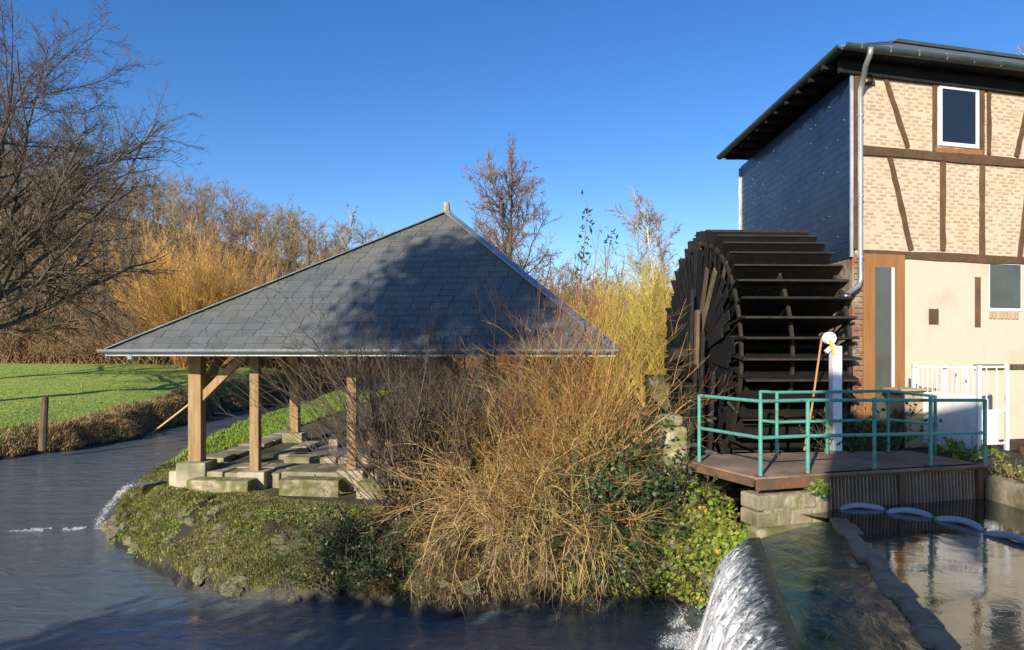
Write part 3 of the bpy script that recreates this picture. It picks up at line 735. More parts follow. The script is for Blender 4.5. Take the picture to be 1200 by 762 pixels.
s = MB(); s.frame_box(W(-.06,.0,(z0+z1)/2)+np.array((0,-.01,0)), np.array((*DF,0))*.022, np.array((*DN,0))*.012, (0,0,(z1-z0)/2)); part('corner_strip', s, M['zincbright'], house)
s = MB(); s.frame_box(side(WDEP+.02,.03,(z0+z1)/2), np.array((*DLn,0))*.012, np.array((*LN,0))*.05, (0,0,(z1-z0)/2)); part('corner_strip', s, M['zincbright'], house)
# roof: hip with eaves, soffit, gutters
OF, OL = .42, .46
e0 = C0+DN*OF+LN*OL; e1 = C0+DF*WLEN+DN*OF; e3 = back+LN*OL+DLn*.02; e2 = C0+DF*WLEN+DLn*(WDEP+.0)
rd0 = np.array((7.10, 12.65)); rd1 = rd0+DF*(WLEN-2.2); RZ = 8.62
s = MB(); V = [(*e0,EAVEZ),(*e1,EAVEZ),(*e2,EAVEZ),(*e3,EAVEZ),(*rd0,RZ),(*rd1,RZ)]
s.add(V, [(0,1,5,4),(3,0,4),(2,3,4,5),(1,2,5)]); roof = part('roof', s, M['slate'], house)
s = MB(); V = [(*e0,EAVEZ-.02),(*e1,EAVEZ-.02),(*e2,EAVEZ-.02),(*e3,EAVEZ-.02)]; s.add(V, [(3,2,1,0)]); part('soffit', s, M['soffit'], house)
s = MB(); s.bar((*(C0+DN*.03-DF*.3), ZT+.11), (*(C0+DF*WLEN+DN*.03), ZT+.11), .06, .22); part('wall_plate', s, M['soffit'], house)  # black bar carries the shadow band under the gutter in its colour
s = MB(); s.bar((*(e0+(.015,.015)), RZ*0+EAVEZ+.03), (*rd0, RZ+.03), .09, .02); part('hip_flashing', s, M['zinc'], roof)
s = MB(); s.bar((*rd0, RZ+.02), (*rd1, RZ+.02), .14, .06); part('ridge_cap', s, M['zincgreen'], roof)
for i in range(11):
    l = .1+i*.48; s = MB(); s.bar(side(l,.03,EAVEZ-.075), side(l,OL-.02,EAVEZ-.075), .07, .09); part('rafter_end', s, M['soffit'], house)
    if i % 2 == 0:
        s = MB(); s.bar(side(l+.25,.2,EAVEZ-.03), side(l+.25,.36,EAVEZ-.03), .05, .02); part('soffit_block', s, M['oldwood'], house)
def half_gutter(a, b_, r, m, th=.006, seg=10):
    a, b_ = np.asarray(a, float), np.asarray(b_, float); d = (b_-a)/np.linalg.norm(b_-a); sd = np.cross(d, (0,0,1)); s = MB(); V = []
    for p in (a, b_):
        for rr in (r, r-th):
            for i in range(seg+1):
                th_ = math.pi*i/seg; V.append(p+sd*rr*math.cos(th_)-np.array((0,0,1))*rr*math.sin(th_))
    n = seg+1; F = []
    for i in range(seg):
        F += [(i, i+1, 2*n+i+1, 2*n+i), (n+i+1, n+i, 3*n+i, 3*n+i+1), (i, n+i, n+i+1, i+1), (2*n+i, 2*n+i+1, 3*n+i+1, 3*n+i)]
    F += [(0, 2*n, 3*n, n), (seg, n+seg, 3*n+seg, 2*n+seg)]
    s.add(V, F); me = s.mesh('gutter'); norm_fix(me); return me
g0 = e0+DN*.05+LN*.05
gt = part('gutter', half_gutter((*g0, EAVEZ+.02), (*(e1+DN*.05), EAVEZ+.02), .075, M), M['zincgreen'], house, smooth=False)
for i in range(16):
    p = g0+DF*(.25+i*.5); s = MB(); s.bar((*(p+DN*.075), EAVEZ+.035), (*(p-DN*.06), EAVEZ+.035), .03, .008); s.bar((*(p+DN*.078), EAVEZ-.05), (*(p+DN*.078), EAVEZ+.04), .03, .006, up=(1,0,0)); part('gutter_bracket', s, M['zinc'], gt)
gt = part('gutter', half_gutter((*g0, EAVEZ+.02), (*(e3+LN*.05), EAVEZ+.02), .075, M), M['zincgreen'], house)
for i in range(10):
    p = g0+DLn*(.3+i*.5); s = MB(); s.bar((*(p+LN*.075), EAVEZ+.035), (*(p-LN*.06), EAVEZ+.035), .03, .008); part('gutter_bracket', s, M['zinc'], gt)
# downpipe
tp = wt(1003.5)
pts = [W(-.13, OF+.05, EAVEZ-.04), W(-.125, OF+.02, EAVEZ-.14), W(-.09, OF-.1, EAVEZ-.24), W(tp-.01, .14, EAVEZ-.40), W(tp, .085, EAVEZ-.50), W(tp, .085, 5.5), W(tp, .085, 4.2), W(tp, .085, wz(1003,328)), W(tp-.03,.085,wz(1003,336)), W(wt(985), .16, wz(1000,345)), W(wt(979), .18, wz(1000,350))]
s = MB(); s.tube(pts, .038, 10); dp = part('downpipe', s, M['zinc'], house, smooth=True)
for z in (6.4, 5.2, 4.3):
    s = MB(); s.tube([W(tp,.085,z-.015), W(tp,.085,z+.015)], .048, 10); part('pipe_clip', s, M['zinc'], dp)

# ------------------------------------------------------------------ water wheel
AX = np.array((.9990, .045, 0)); PD = np.array((-.045, .999, 0)); UP = np.array((0, 0, 1.))
WW, WR = 1.60, 2.03
wc = np.array((3.13+.02, 9.20, 2.84))+PD*WR+AX*WW/2        # centre of the wheel
def wp_(r, th, x): return wc+AX*x+r*(math.cos(th)*(-PD)+math.sin(th)*UP)   # th=0 towards the camera, up positive
whl = thing('water_wheel', 'large black wooden water wheel beside the slate wall', 'water wheel', (wc[0], wc[1], 1.0))
NP = 44
s = MB(); pc = np.array((0,0,0.))
# paddle template about the axle: radial board, slightly tilted backwards
def paddle(th, jit):
    s = MB(); r0, r1 = .95, WR+jit; lo, hi = -WW/2-rng.uniform(-.03,.05), WW/2+rng.uniform(-.05,.02)
    def P(r, x, o):
        t = th-(r-1.38)*.10; p = wp_(r, t, x); tn = -math.sin(t)*(-PD)+math.cos(t)*UP; return p+tn*o
    V = [P(r, x, o) for r in (r0, r1) for x in (lo, hi) for o in (-.016, .016)]
    s.add(V, [(0,1,3,2),(4,6,7,5),(0,4,5,1),(2,3,7,6),(0,2,6,4),(1,5,7,3)]); return s
for i in range(NP):
    th = 2*math.pi*(i+.3)/NP
    me = paddle(th, rng.uniform(-.07,.03)).mesh('paddle'); norm_fix(me)
    pd = part('paddle', me, M['blackwood'], whl)
    # sunlit outer lip put into the colour of a lighter strip
    s = MB(); a = wp_(WR-.01, th-.067, -WW/2+.02); b_ = wp_(WR-.01, th-.067, WW/2-.02); s.bar(a, b_, .03, .022); part('lit_edge_strip', s, M['iron'], pd)
    # sole board closing the drum between two paddles
    s = MB(); t0, t1 = th, th+2*math.pi/NP*.96
    V = [wp_(r, t, x) for r in (.92, .945) for t in (t0, t1) for x in (-WW/2+.02, WW/2-.02)]
    s.add(V, [(0,1,3,2),(4,6,7,5),(0,4,5,1),(2,3,7,6),(0,2,6,4),(1,5,7,3)]); me = s.mesh('sole_board'); norm_fix(me); part('sole_board', me, M['blackwood'], whl)
for i in range(NP):
    for lay in (0, 1):
        if rng.random() < .12: continue
        th = 2*math.pi*(i+.3+.5*lay)/NP+rng.normal(0,.012); r0_, r1_ = rng.uniform(.35,.8), rng.uniform(1.4, 1.84); x = -WW/2-.012-.022*lay-rng.uniform(0,.012); s = MB(); hw = rng.uniform(.06,.10)
        s.bar(wp_(r0_, th, x), wp_(r1_, th-.05, x-rng.uniform(0,.05)), .018, hw*2*.8, up=tuple(-math.sin(th)*(-PD)+math.cos(th)*UP)); part('side_board', s, M['oldwood'] if rng.random() < .04 else M['blackwood'], whl)
for x in (-WW/2+.03, -.05, WW/2-.03):
    for rr in (1.80,):
        s = MB()
        for i in range(NP):
            t0, t1 = 2*math.pi*(i+.3)/NP-.04, 2*math.pi*(i+1.3)/NP-.04
            s.bar(wp_(rr, t0, x), wp_(rr, t1, x), .045, .045)
        part('rim', s, M['iron'], whl)
    # struts from drum to paddles
    for i in range(0, NP):
        th = 2*math.pi*(i+.3)/NP; s = MB(); s.bar(wp_(1.30, th-.13, x), wp_(1.86, th-.055, x), .03, .03); part('strut', s, M['oldwood'] if (i*7+int(x*10)) % 5 == 0 else M['blackwood'], whl)
for x in (-WW/2+.08, WW/2-.08):
    for i in range(8):
        th = math.pi/4*i+.2; s = MB(); s.bar(wp_(.1, th, x), wp_(1.4, th, x), .09, .12, up=tuple(AX)); part('arm', s, M['blackwood'], whl)
    s = MB(); s.tube([wp_(0,0,x-.05), wp_(0,0,x+.05)], .24, 16); part('hub', s, M['iron'], whl)
s = MB(); s.tube([wp_(0,0,-WW/2-.45), wp_(0,0,WW/2+.5)], .12, 14); part('axle', s, M['iron'], whl)

# weathered trestle timbers on the open side of the wheel
tr = thing('timber_trestle', 'weathered upright timbers carrying the wheel axle on its open side', 'trestle', (2.85, 11.2, 1.4))
for (dx, dy, zt, lean, wd) in ((-.10,-.55,3.55,.06,.13),(-.12,-.30,3.9,-.02,.10),(-.10,.05,3.3,.03,.15),(-.16,-1.05,3.2,.12,.09),(-.08,.55,3.0,-.05,.12),(-.14,-1.5,2.6,.15,.10),(-.2,-.8,2.7,-.12,.08)):
    x, y = wc[0]-WW/2+dx-.05, wc[1]+dy; s = MB(); s.bar((x-.05, y, 1.4), (x+lean*.3, y+lean, zt), wd, .05, up=(1,0,0)); part('upright', s, M['oldwood'] if zt == 3.55 else M['blackwood'], tr)
s = MB(); s.bar((wc[0]-WW/2-.24, wc[1]-.9, 2.55), (wc[0]-WW/2-.24, wc[1]+.9, 2.6), .12, .16); part('bearing_beam', s, M['blackwood'], tr)

# sluice hoist post with pulley, rope and chain
hp = thing('hoist_post', 'white square post with round pulley and orange rope on the deck', 'post', (4.16, 8.76, DECKZ))
s = MB(); s.box(4.10, 4.22, 8.72, 8.84, DECKZ, 2.97); part('post', s, M['white'], hp, bevel=.008)
s = MB(); s.box(4.06, 4.27, 8.69, 8.88, DECKZ-.02, DECKZ+.03); part('base_plate', s, M['concrete'], hp, bevel=.01)
s = MB(); s.frame_box((4.085, 8.78, 2.94), (.05,0,.05), (0,.03,0), (-.012,0,.016)); part('bracket', s, M['white'], hp)
for y in (8.745, 8.80):
    s = MB(); s.tube([(4.075, y-.016, 3.07), (4.075, y+.016, 3.07)], .078, 20); part('pulley', s, M['white'], hp, bevel=.006)
s = MB(); s.bar((4.06,8.715,3.04),(4.11,8.715,2.86),.01,.035); part('guard_plate', s, M['yellow'], hp)
s = MB(); P = [(3.98,8.775,3.06),(3.93,8.78,2.7),(3.87,8.8,2.2),(3.80,8.82,1.75),(3.78,8.83,1.62)]; s.tube(P, .013, 6); part('rope', s, M['rope'], hp)
for i in range(9):
    s = MB(); c = np.array((4.02+.02*math.sin(i*2.2), 8.70, 1.72+i*.055)); a = np.linspace(0, 2*math.pi, 9)
    ax_ = np.array((1,0,0)) if i % 2 else np.array((0,1,0)); s.tube([c+ax_*.025*math.cos(q)+UP*.036*math.sin(q) for q in a], .010, 5, caps=False); part('chain_link', s, M['yellow'], hp)

# cabinet by the door
cb = thing('cabinet', 'tan cabinet with dark side and overhanging pale lid beside the door', 'cabinet', (5.6, 9.7, YARDZ))
c0 = np.array((5.53, 9.62))
def qbox(o, t0, t1, d0, d1, z0, z1):
    s = MB(); c = o+DF*(t0+t1)/2+np.array((.0125,1))*(d0+d1)/2
    return s.frame_box((*c, (z0+z1)/2), np.array((*DF,0))*(t1-t0)/2, np.array((.0125,1,0))*(d1-d0)/2, (0,0,(z1-z0)/2))
part('body', qbox(c0, .01, .47, .0, .40, YARDZ+.04, 2.34), M['tan'], cb, bevel=.006)
part('side_panel', qbox(c0, -.01, .008, .0, .40, YARDZ+.04, 2.34), M['charcoal'], cb)
part('lid', qbox(c0, -.10, .55, -.07, .43, 2.342, 2.375), M['tan'], cb, bevel=.005)
part('plinth', qbox(c0, .03, .45, .02, .38, YARDZ, YARDZ+.038), M['charcoal'], cb)

# white gate leaves
def gate(name, label, A, B, ztop, zbot, n, panel_top, midz=None, panel_to=1.0):
    t = thing(name, label, 'gate', (*A, zbot)); A, B = np.asarray(A, float), np.asarray(B, float)
    for f, nm in ((0,'post'),(1,'post')):
        p = A*(1-f)+B*f; s = MB(); s.bar((*p, zbot-.04), (*p, ztop+.02), .045, .045, up=(1,0,0)); part(nm, s, M['whitegate'], t)
    for z in ([ztop-.015, zbot+.06]+([midz] if midz else [])):
        s = MB(); s.bar((*A, z), (*B, z), .03, .03); part('rail', s, M['whitegate'], t)
    for i in range(1, n):
        p = A+(B-A)*i/n; s = MB(); s.tube([(*p, panel_top), (*p, ztop-.02)], .009, 6); part('picket', s, M['whitegate'], t)
    Bp = A+(B-A)*panel_to; s = MB(); s.bar((*A, (zbot+.08+panel_top)/2), (*Bp, (zbot+.08+panel_top)/2), .012, panel_top-zbot-.08); part('panel', s, M['whitegate'], t)
    return t
gate('garden_gate', 'white metal gate leaf with close pickets swung open beside the cabinet', (5.80, 9.86), (6.10, 8.92), 2.70, 1.56, 13, 2.33)
gate('garden_gate', 'white metal gate leaf with few bars standing across the yard', (5.98, 9.42), (6.97, 9.62), 2.70, 1.55, 6, 2.05, midz=2.07, panel_to=.86)
dish = thing('flower_pot', 'reddish clay pot on a stand beside the gate', 'pot', (7.0, 9.25, YARDZ))
s = MB(); s.tube([(7.0,9.25,YARDZ+.0),(7.0,9.25,YARDZ+.05),(7.0,9.25,YARDZ+.12)], [.10,.12,.15], 14); part('pot', s, M['rust'], dish)
s = MB(); s.tube([(7.0,9.25,YARDZ+.121),(7.0,9.25,YARDZ+.135)], [.13,.13], 14); part('soil', s, M['earth'], dish)

# floating boom in the pool
fl = [(984,597,1037,598),(1039,601,1093,607),(1095,609,1151,622),(1153,626,1216,645)]
lab = ['pale float of the boom next to the grille','second pale float from the grille in the boom','third pale float from the grille in the boom','pale float of the boom nearest the bank wall']
def poolp(px, py): Yp = (CAMZ-POOLZ)*800/(py-412); return np.array(((px-600)/800*Yp, Yp))
for (x0,y0,x1,y1), lb in zip(fl, lab):
    a, b_ = poolp(x0,y0), poolp(x1,y1); md = (a+b_)/2; d = (b_-a); nn = np.array((-d[1], d[0]))/np.linalg.norm(d)
    pts = []
    for i in range(11):
        f = i/10; p = a*(1-f)+b_*f+nn*.07*(1-(2*f-1)**2); pts.append((p[0], p[1], POOLZ+.0+.035*(1-(2*f-1)**2)))
    R_ = [.018]+[.032]*9+[.018]; s = MB(); s.tube(pts, R_, 12); o = link('boom_float', s.mesh('boom_float'), M['float'], smooth=True); tag(o, lb, 'float', 'floats of the pool boom')

# ------------------------------------------------------------------ wash house (lavoir)
PL, PR_, PA = np.array((-6.32,10.6)), np.array((1.42,9.35)), np.array((-1.23,12.8)); AZ = 5.50
PBL, PBR = np.array((-5.6,16.4)), np.array((1.95,15.2)); EZ = 2.92
wh = thing('wash_house', 'open wash house with slate pyramid roof on timber posts', 'pavilion', (-2.4, 12.5, FLOORZ))
base = MB(); V = [(*PL,EZ),(*PR_,EZ),(*PBR,EZ),(*PBL,EZ),(*PA,AZ)]
base.add(V, [(0,1,4),(1,2,4),(2,3,4),(3,0,4)]); me = base.mesh('roof'); rf = part('roof', me, M['soffit'], wh)
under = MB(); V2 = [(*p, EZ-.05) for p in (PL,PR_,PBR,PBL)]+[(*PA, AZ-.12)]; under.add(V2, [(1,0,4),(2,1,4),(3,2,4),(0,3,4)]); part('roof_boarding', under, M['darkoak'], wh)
def slate_face(A, B, P, wd, ex, single):
    A, B, P = (np.array((*p, z)) for p, z in ((A,EZ),(B,EZ),(P,AZ)))
    u = (B-A); Lu = np.linalg.norm(u); u /= Lu; v = (P-A)-u*np.dot(P-A, u); Hv = np.linalg.norm(v); v /= Hv; n_ = np.cross(u, v); n_ /= np.linalg.norm(n_)
    pu = np.dot(P-A, u); row = 0; q = -.03; out_ = []
    while q < Hv-.06:
        qa, qb = q, min(q+ex*1.15, Hv-.01)
        la, lb_ = pu*max(qa,0)/Hv, pu*qb/Hv; ra, rb_ = Lu-(Lu-pu)*max(qa,0)/Hv, Lu-(Lu-pu)*qb/Hv
        x = la-(row % 2)*wd/2-rng.uniform(0,.05)-wd*.5
        while x < ra:
            a0, a1 = max(x, la), min(x+wd-.008, ra); b0, b1 = max(x, lb_), min(x+wd-.008, rb_)
            if a1-a0 > .02 and b1 >= b0-.2:
                if b1 < b0: b0 = b1 = min(max((a0+a1)/2, lb_), rb_)
                j = rng.uniform(-.0035,.0035, 2); lo = .020
                pts = [(a0,qa,lo+j[0]),(a1,qa,lo+j[1]),(b1,qb,.008),(b0,qb,.008),(a0,qa,lo-.010),(a1,qa,lo-.010),(b1,qb,-.002),(b0,qb,-.002)]
                out_.append(([A+u*i+v*(k_+rng.uniform(-.003,.003))+n_*m_ for i,k_,m_ in pts], (a1-a0)*(ex)))
            x += wd
        q += ex; row += 1
    return out_
FQ = [(0,1,2,3),(7,6,5,4),(0,4,5,1),(1,5,6,2),(2,6,7,3),(3,7,4,0)]
front = slate_face(PL, PR_, PA, .31, .165, True)
front.sort(key=lambda q: -q[1])
rest = MB()
for i, (V, a) in enumerate(front):
    if i < 300:
        s = MB(); s.add(V, FQ); me = s.mesh('slate'); part('slate', me, M['slate'], rf)
    else: rest.add(V, FQ)
for A, B in ((PR_,PBR),(PBR,PBL),(PBL,PL)):
    for V, a in slate_face(A, B, PA, .31, .165, False): rest.add(V, FQ)
part('slate_courses', rest, M['slate'], rf, kind='stuff')
for p in (PL, PR_, PBL, PBR):
    s = MB(); a, b_ = np.array((*p, EZ+.02)), np.array((*PA, AZ+.03)); s.bar(a, b_, .17, .018); part('hip_flashing', s, M['zinc'], rf)
s = MB(); s.tube([(*PA, AZ-.02), (*PA, AZ+.06), (*PA, AZ+.19)], [.10,.07,.055], 8); part('finial', s, M['stone'], rf)
for a, b_ in ((PL,PR_),(PR_,PBR),(PBL,PL)):
    d = (b_-a)/np.linalg.norm(b_-a); o_ = np.array((d[1], -d[0])); gt = part('gutter', half_gutter((*(a+o_*.05-d*.05), EZ+.01), (*(b_+o_*.05+d*.05), EZ+.01), .055, M), M['zinc'], wh)
    s = MB(); s.bar((*(a-o_*.02), EZ-.045), (*(b_-o_*.02), EZ-.045), .025, .09); part('fascia', s, M['zinc'], gt)
s = MB(); s.tube([(PL[0]+.42, PL[1]-.03, EZ-.05), (PL[0]+.42, PL[1]-.03, EZ-.14)], .05, 10); part('gutter_outlet', s, M['zinc'], wh)
POSTS = {'a': (-5.21,11.3,.21,1.09), 'b': (-4.15,11.05,.145,.98), 'c': (-2.56,10.95,.15,1.02), 'd': (-4.83,15.2,.19,1.10), 'e': (-.35,10.55,.17,1.02), 'f': (.95,10.2,.18,1.05), 'g': (-1.6,15.0,.18,1.05), 'h': (1.35,14.5,.18,1.05)}
for k_, (x, y, wd, z0) in POSTS.items():
    s = MB(); s.box(x-wd/2, x+wd/2, y-wd/2, y+wd/2, z0, EZ-.0); part('post', s, M['timber'], wh, bevel=.008)
    h0 = .55 if k_ in 'a' else (.7 if k_ in 'bcef' else FLOORZ-.1)
    w_ = .24 if k_ == 'a' else .22
    s = MB(); s.box(x-w_, x+w_, y-w_, y+w_, h0, z0); part('stone_base', s, M['stone'], wh, bevel=.02)
def wbeam(p, q, wd, ht, z, nm='beam'):
    s = MB(); s.bar((*p, z), (*q, z), wd, ht); part(nm, s, M['darkoak'], wh, bevel=.006)
pa, pb, pc_, pd_, pe, pf, pg, ph = (np.array(POSTS[k_][:2]) for k_ in 'abcdefgh')
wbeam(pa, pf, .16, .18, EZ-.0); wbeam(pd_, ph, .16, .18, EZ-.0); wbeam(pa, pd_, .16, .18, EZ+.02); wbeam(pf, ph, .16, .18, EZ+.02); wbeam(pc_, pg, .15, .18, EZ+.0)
def brace(p, q, z0, z1, f=1.0):
    p, q = np.asarray(p), np.asarray(q); d = (q-p)/np.linalg.norm(q-p); s = MB(); s.bar((*(p+d*.08), z0), (*(p+d*(.08+f)), z1), .09, .13); part('brace', s, M['timber'], wh, bevel=.005)
brace(pa, pf, 2.13, 2.86, .80); brace(pa, pd_, 2.2, 2.86, .75); brace(pc_, pg, 2.2, 2.86, .75); brace(pd_, pa, 2.2, 2.86, .7); brace(pf, pa, 2.2, 2.86, .75); brace(pe, pc_, 2.2, 2.86, .7)
for f in (.2,.4,.6,.8):
    a = np.array((*(PL*(1-f)+PR_*f), EZ-.06)); b_ = np.array((*PA, AZ-.17)); s = MB(); s.bar(a+(b_-a)*.02, b_, .07, .09); part('rafter', s, M['darkoak'], wh)

# stone floor slabs, kerbs and basin
lv = thing('wash_basin', 'stone kerbed washing basin full of water coloured as reflected sky under the roof', 'basin', (-2, 13.4, FLOORZ-.3))
def slab(x0, x1, y0, y1, z0, z1, m='stone', par=lv, nm='kerb_stone', rz=0.0):
    s = MB(); cx, cy = (x0+x1)/2, (y0+y1)/2; c, n_ = math.cos(rz), math.sin(rz); hx, hy = (x1-x0)/2, (y1-y0)/2
    s.frame_box((cx,cy,(z0+z1)/2), (c*hx,n_*hx,0), (-n_*hy,c*hy,0), (0,0,(z1-z0)/2)); part(nm, s, M[m], par, bevel=.025)
RZ_ = -.09
bx = -4.1
for i in range(6): slab(bx+i*1.0, bx+i*1.0+.97, 12.25-i*.09, 12.62-i*.09, .6, FLOORZ+.05, rz=RZ_)
for i in range(6): slab(bx+.2+i*1.0, bx+.2+i*1.0+.97, 14.5-i*.09, 14.85-i*.09, .6, FLOORZ+.08, rz=RZ_)
for i in range(2): slab(-4.45, -4.12, 12.7+i*1.0, 12.7+i*1.0+.96, .6, FLOORZ+.03)
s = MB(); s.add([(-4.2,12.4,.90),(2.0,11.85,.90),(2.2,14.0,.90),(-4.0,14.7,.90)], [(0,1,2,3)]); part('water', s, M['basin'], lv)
pv = thing('stone_paving', 'worn stone slabs paving the wash house floor', 'paving', (-3, 11.5, FLOORZ))
fx = np.arange(-5.6, 1.4, .95)
for j, y in enumerate((11.35, 11.85)):
    for i, x in enumerate(fx):
        xx = x+(j % 2)*.4; yy = y-(xx+5.6)*.09
        slab(xx, xx+.93, yy-.235, yy+.235, .6, FLOORZ+rng.uniform(-.02,.015), par=pv, nm='slab', rz=RZ_+rng.normal(0,.01))
for i, (x, y, L, wd, z) in enumerate(((-4.55,10.72,1.0,.34,.90),(-3.1,10.62,.95,.36,.93),(-1.9,10.45,.9,.34,.92),(-.8,10.3,.95,.34,.9))):
    slab(x-L/2, x+L/2, y-wd/2, y+wd/2, .45, z, 'mossy', pv, 'edge_block', RZ_)
for i in range(7):
    slab(-5.75+.02*i, -5.2+.02*i, 12.3+i*.62, 12.3+i*.62+.58, .55, FLOORZ+.02+rng.uniform(-.02,.02), 'stone', pv, 'slab', .02)
# outflow channel to the stream
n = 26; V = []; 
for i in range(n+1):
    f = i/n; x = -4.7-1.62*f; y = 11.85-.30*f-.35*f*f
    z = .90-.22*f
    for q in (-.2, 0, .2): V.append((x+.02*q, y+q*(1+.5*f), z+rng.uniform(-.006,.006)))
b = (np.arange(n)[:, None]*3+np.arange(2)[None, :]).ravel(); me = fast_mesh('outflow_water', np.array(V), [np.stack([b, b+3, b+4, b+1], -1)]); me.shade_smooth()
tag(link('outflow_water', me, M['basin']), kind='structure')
f = rng.uniform(0, 1, 1600); A_, B_ = np.array((-6.30,11.32,.66)), np.array((-6.80,11.18,.02)); q = A_*(1-f)[:, None]+B_*f[:, None]; q[:, 2] = .66-.64*f**1.6+np.abs(rng.normal(0,.02,1600)); q[:, 1] += rng.normal(0,.05,1600); q[:, 0] += rng.normal(0,.03,1600)
tag(link('outflow_fall', leaf_mesh('outflow_fall', q, .013, flat=.8, nrmdir=(-.6,-.3,.6)), M['white']), 'small white spill from the wash house into the stream', 'waterfall', kind='stuff')
flakes('outflow_foam', 'streak of white foam on the stream below the small spill', 4500, -7.3, 11.08, .8, .10, .10, .015, 77, .008)

# ------------------------------------------------------------------ stones and turf of the island bank
rocks = [rock_mesh('stone', 100+i, 3, .5, (1, .8, .7)) for i in range(8)]
for m_ in rocks: m_.materials.append(M['mossy'])
def zat(x, y): return float(island_z(np.array([x]), np.array([y]))[0][0])
cnt = 0
while cnt < 170:
    f = rng.uniform(0, 11.2); i = int(f); a, b_ = np.array(ISLAND[i]), np.array(ISLAND[i+1]); p = a+(b_-a)*(f-i); e = b_-a; e = e/np.linalg.norm(e); inn = np.array((-e[1], e[0]))
    off = rng.uniform(-.05, 1.0); p = p+inn*off; s_ = rng.uniform(.035, .14)*(1.35 if off < .25 else .85)
    o = bpy.data.objects.new('stone', rocks[cnt % 8]); COL.objects.link(o); o.parent = isl
    o.location = (p[0], p[1], zat(p[0], p[1])-s_*.15); o.scale = (s_*rng.uniform(.8,1.6), s_, s_*rng.uniform(.7,1.1)); o.rotation_euler = (rng.uniform(-.5,.5), rng.uniform(-.5,.5), rng.uniform(0,6.28)); cnt += 1

def scatter(n, x0, x1, y0, y1, f, R=rng):
    x = R.uniform(x0, x1, n); y = R.uniform(y0, y1, n); z, sd = island_z(x, y); k = f(x, y, z, sd); return np.stack([x, y, z], 1)[k]
P = scatter(210000, -7.4, -.8, 7.2, 12.6, lambda x,y,z,sd: (sd > -.1) & (sd < 1.9) & (z > .12) & (poly_sd(x,y,[(-5.6,10.95),(1.2,9.9),(2.3,15.4),(-5.2,16.2)]) < 0) & (fbm(x,y,.5,88) > .30))
tag(link('bank_moss', blades_mesh('bank_moss', P-np.array((0,0,.01)), .075, .010, 1.1, dirb=np.array((0,-.45,-.15))), M['blade']), 'mossy tufts of grass covering the island bank', 'moss', kind='stuff')
P = scatter(40000, -7.4, .5, 7.2, 12.6, lambda x,y,z,sd: (sd > -.1) & (sd < 1.6) & (z > .05) & (fbm(x,y,.6,93) > .52))
tag(link('bank_leaves', leaf_mesh('bank_leaves', P+np.array((0,0,.03)), .045, flat=1.2, nrmdir=(0,-.5,1)), M['leafgreen']), 'small green weeds growing between the bank stones', 'weeds', kind='stuff')
P = scatter(90000, -8.6, -4.5, 12.2, 30, lambda x,y,z,sd: (sd > .05) & (z > .3) & (x < -5.75+.03*(y-12)))
tag(link('bank_grass', blades_mesh('bank_grass', P, .10, .02, .5), M['greenblade']), 'green grass verge between the wash house and the stream', 'grass', kind='stuff')
P = scatter(60000, -1.7, 2.3, 7.2, 9.6, lambda x,y,z,sd: (sd > -.08) & (z > .08) & (fbm(x,y,.4,95) > .36))
tag(link('bank_litter', blades_mesh('bank_litter', P, .12, .009, 1.1, dirb=np.array((-.2,-.5,-.2))), M['deadgrass']), 'dry grass and litter under the thicket on the island tip', 'grass', kind='stuff')
# dead grass on the far bank of the stream
n = 60000; y = rng.uniform(13, 46, n)**1.0; d = .15+np.abs(rng.uniform(0, 1.6, n))**1.2*rng.choice([1,.6],n); x = meadow_edge(y)-d; z = meadow_z(x, y); k = z > .05; P = np.stack([x,y,z],1)[k]
tag(link('bank_dead_grass', blades_mesh('bank_dead_grass', P, .10+.22*fbm(P[:,0],P[:,1],1.6,19)**2, .022, 1.0, dirb=np.array((.35,-.1,0))), M['deadgrass']), 'strip of brown dead grass along the far stream bank', 'grass', kind='stuff')
n = 60000; y = 17+rng.uniform(0, 1, n)**1.6*28; x = meadow_edge(y)-1.0-rng.uniform(0, 1, n)**1.3*32; z = meadow_z(x, y)
tag(link('meadow_grass', blades_mesh('meadow_grass', np.stack([x,y,z],1), .045, .03, .6), M['greenblade']), 'bright green grass of the meadow', 'grass', kind='stuff')

# fence post, loose board, utility pole
fp = np.array((-12.72, 18.5)); z = .42
s = MB(); s.tube([(fp[0],fp[1],z-.2),(fp[0]+.03,fp[1],z+.6),(fp[0]+.07,fp[1],z+1.25)], [.10,.095,.085], 9)
tag(link('fence_post', s.mesh('fence_post'), M['oldwood'], smooth=False), 'single weathered wooden fence post on the stream bank', 'fence post')
p = at(204, 492, 24.5); s = MB(); s.bar(p+np.array((-.75,0,-.45)), p+np.array((.5,.1,.55)), .16, .05)
tag(link('loose_board', s.mesh('loose_board'), M['straw']), 'pale loose board leaning on the far stream bank', 'board')
p = at(362, 330, 60); s = MB(); s.tube([p-np.array((0,0,6)), at(361, 283, 60)], [.15,.12], 8)
tag(link('utility_pole', s.mesh('utility_pole'), M['oldwood']), 'pale wooden pole standing on the hillside behind the roof', 'pole')

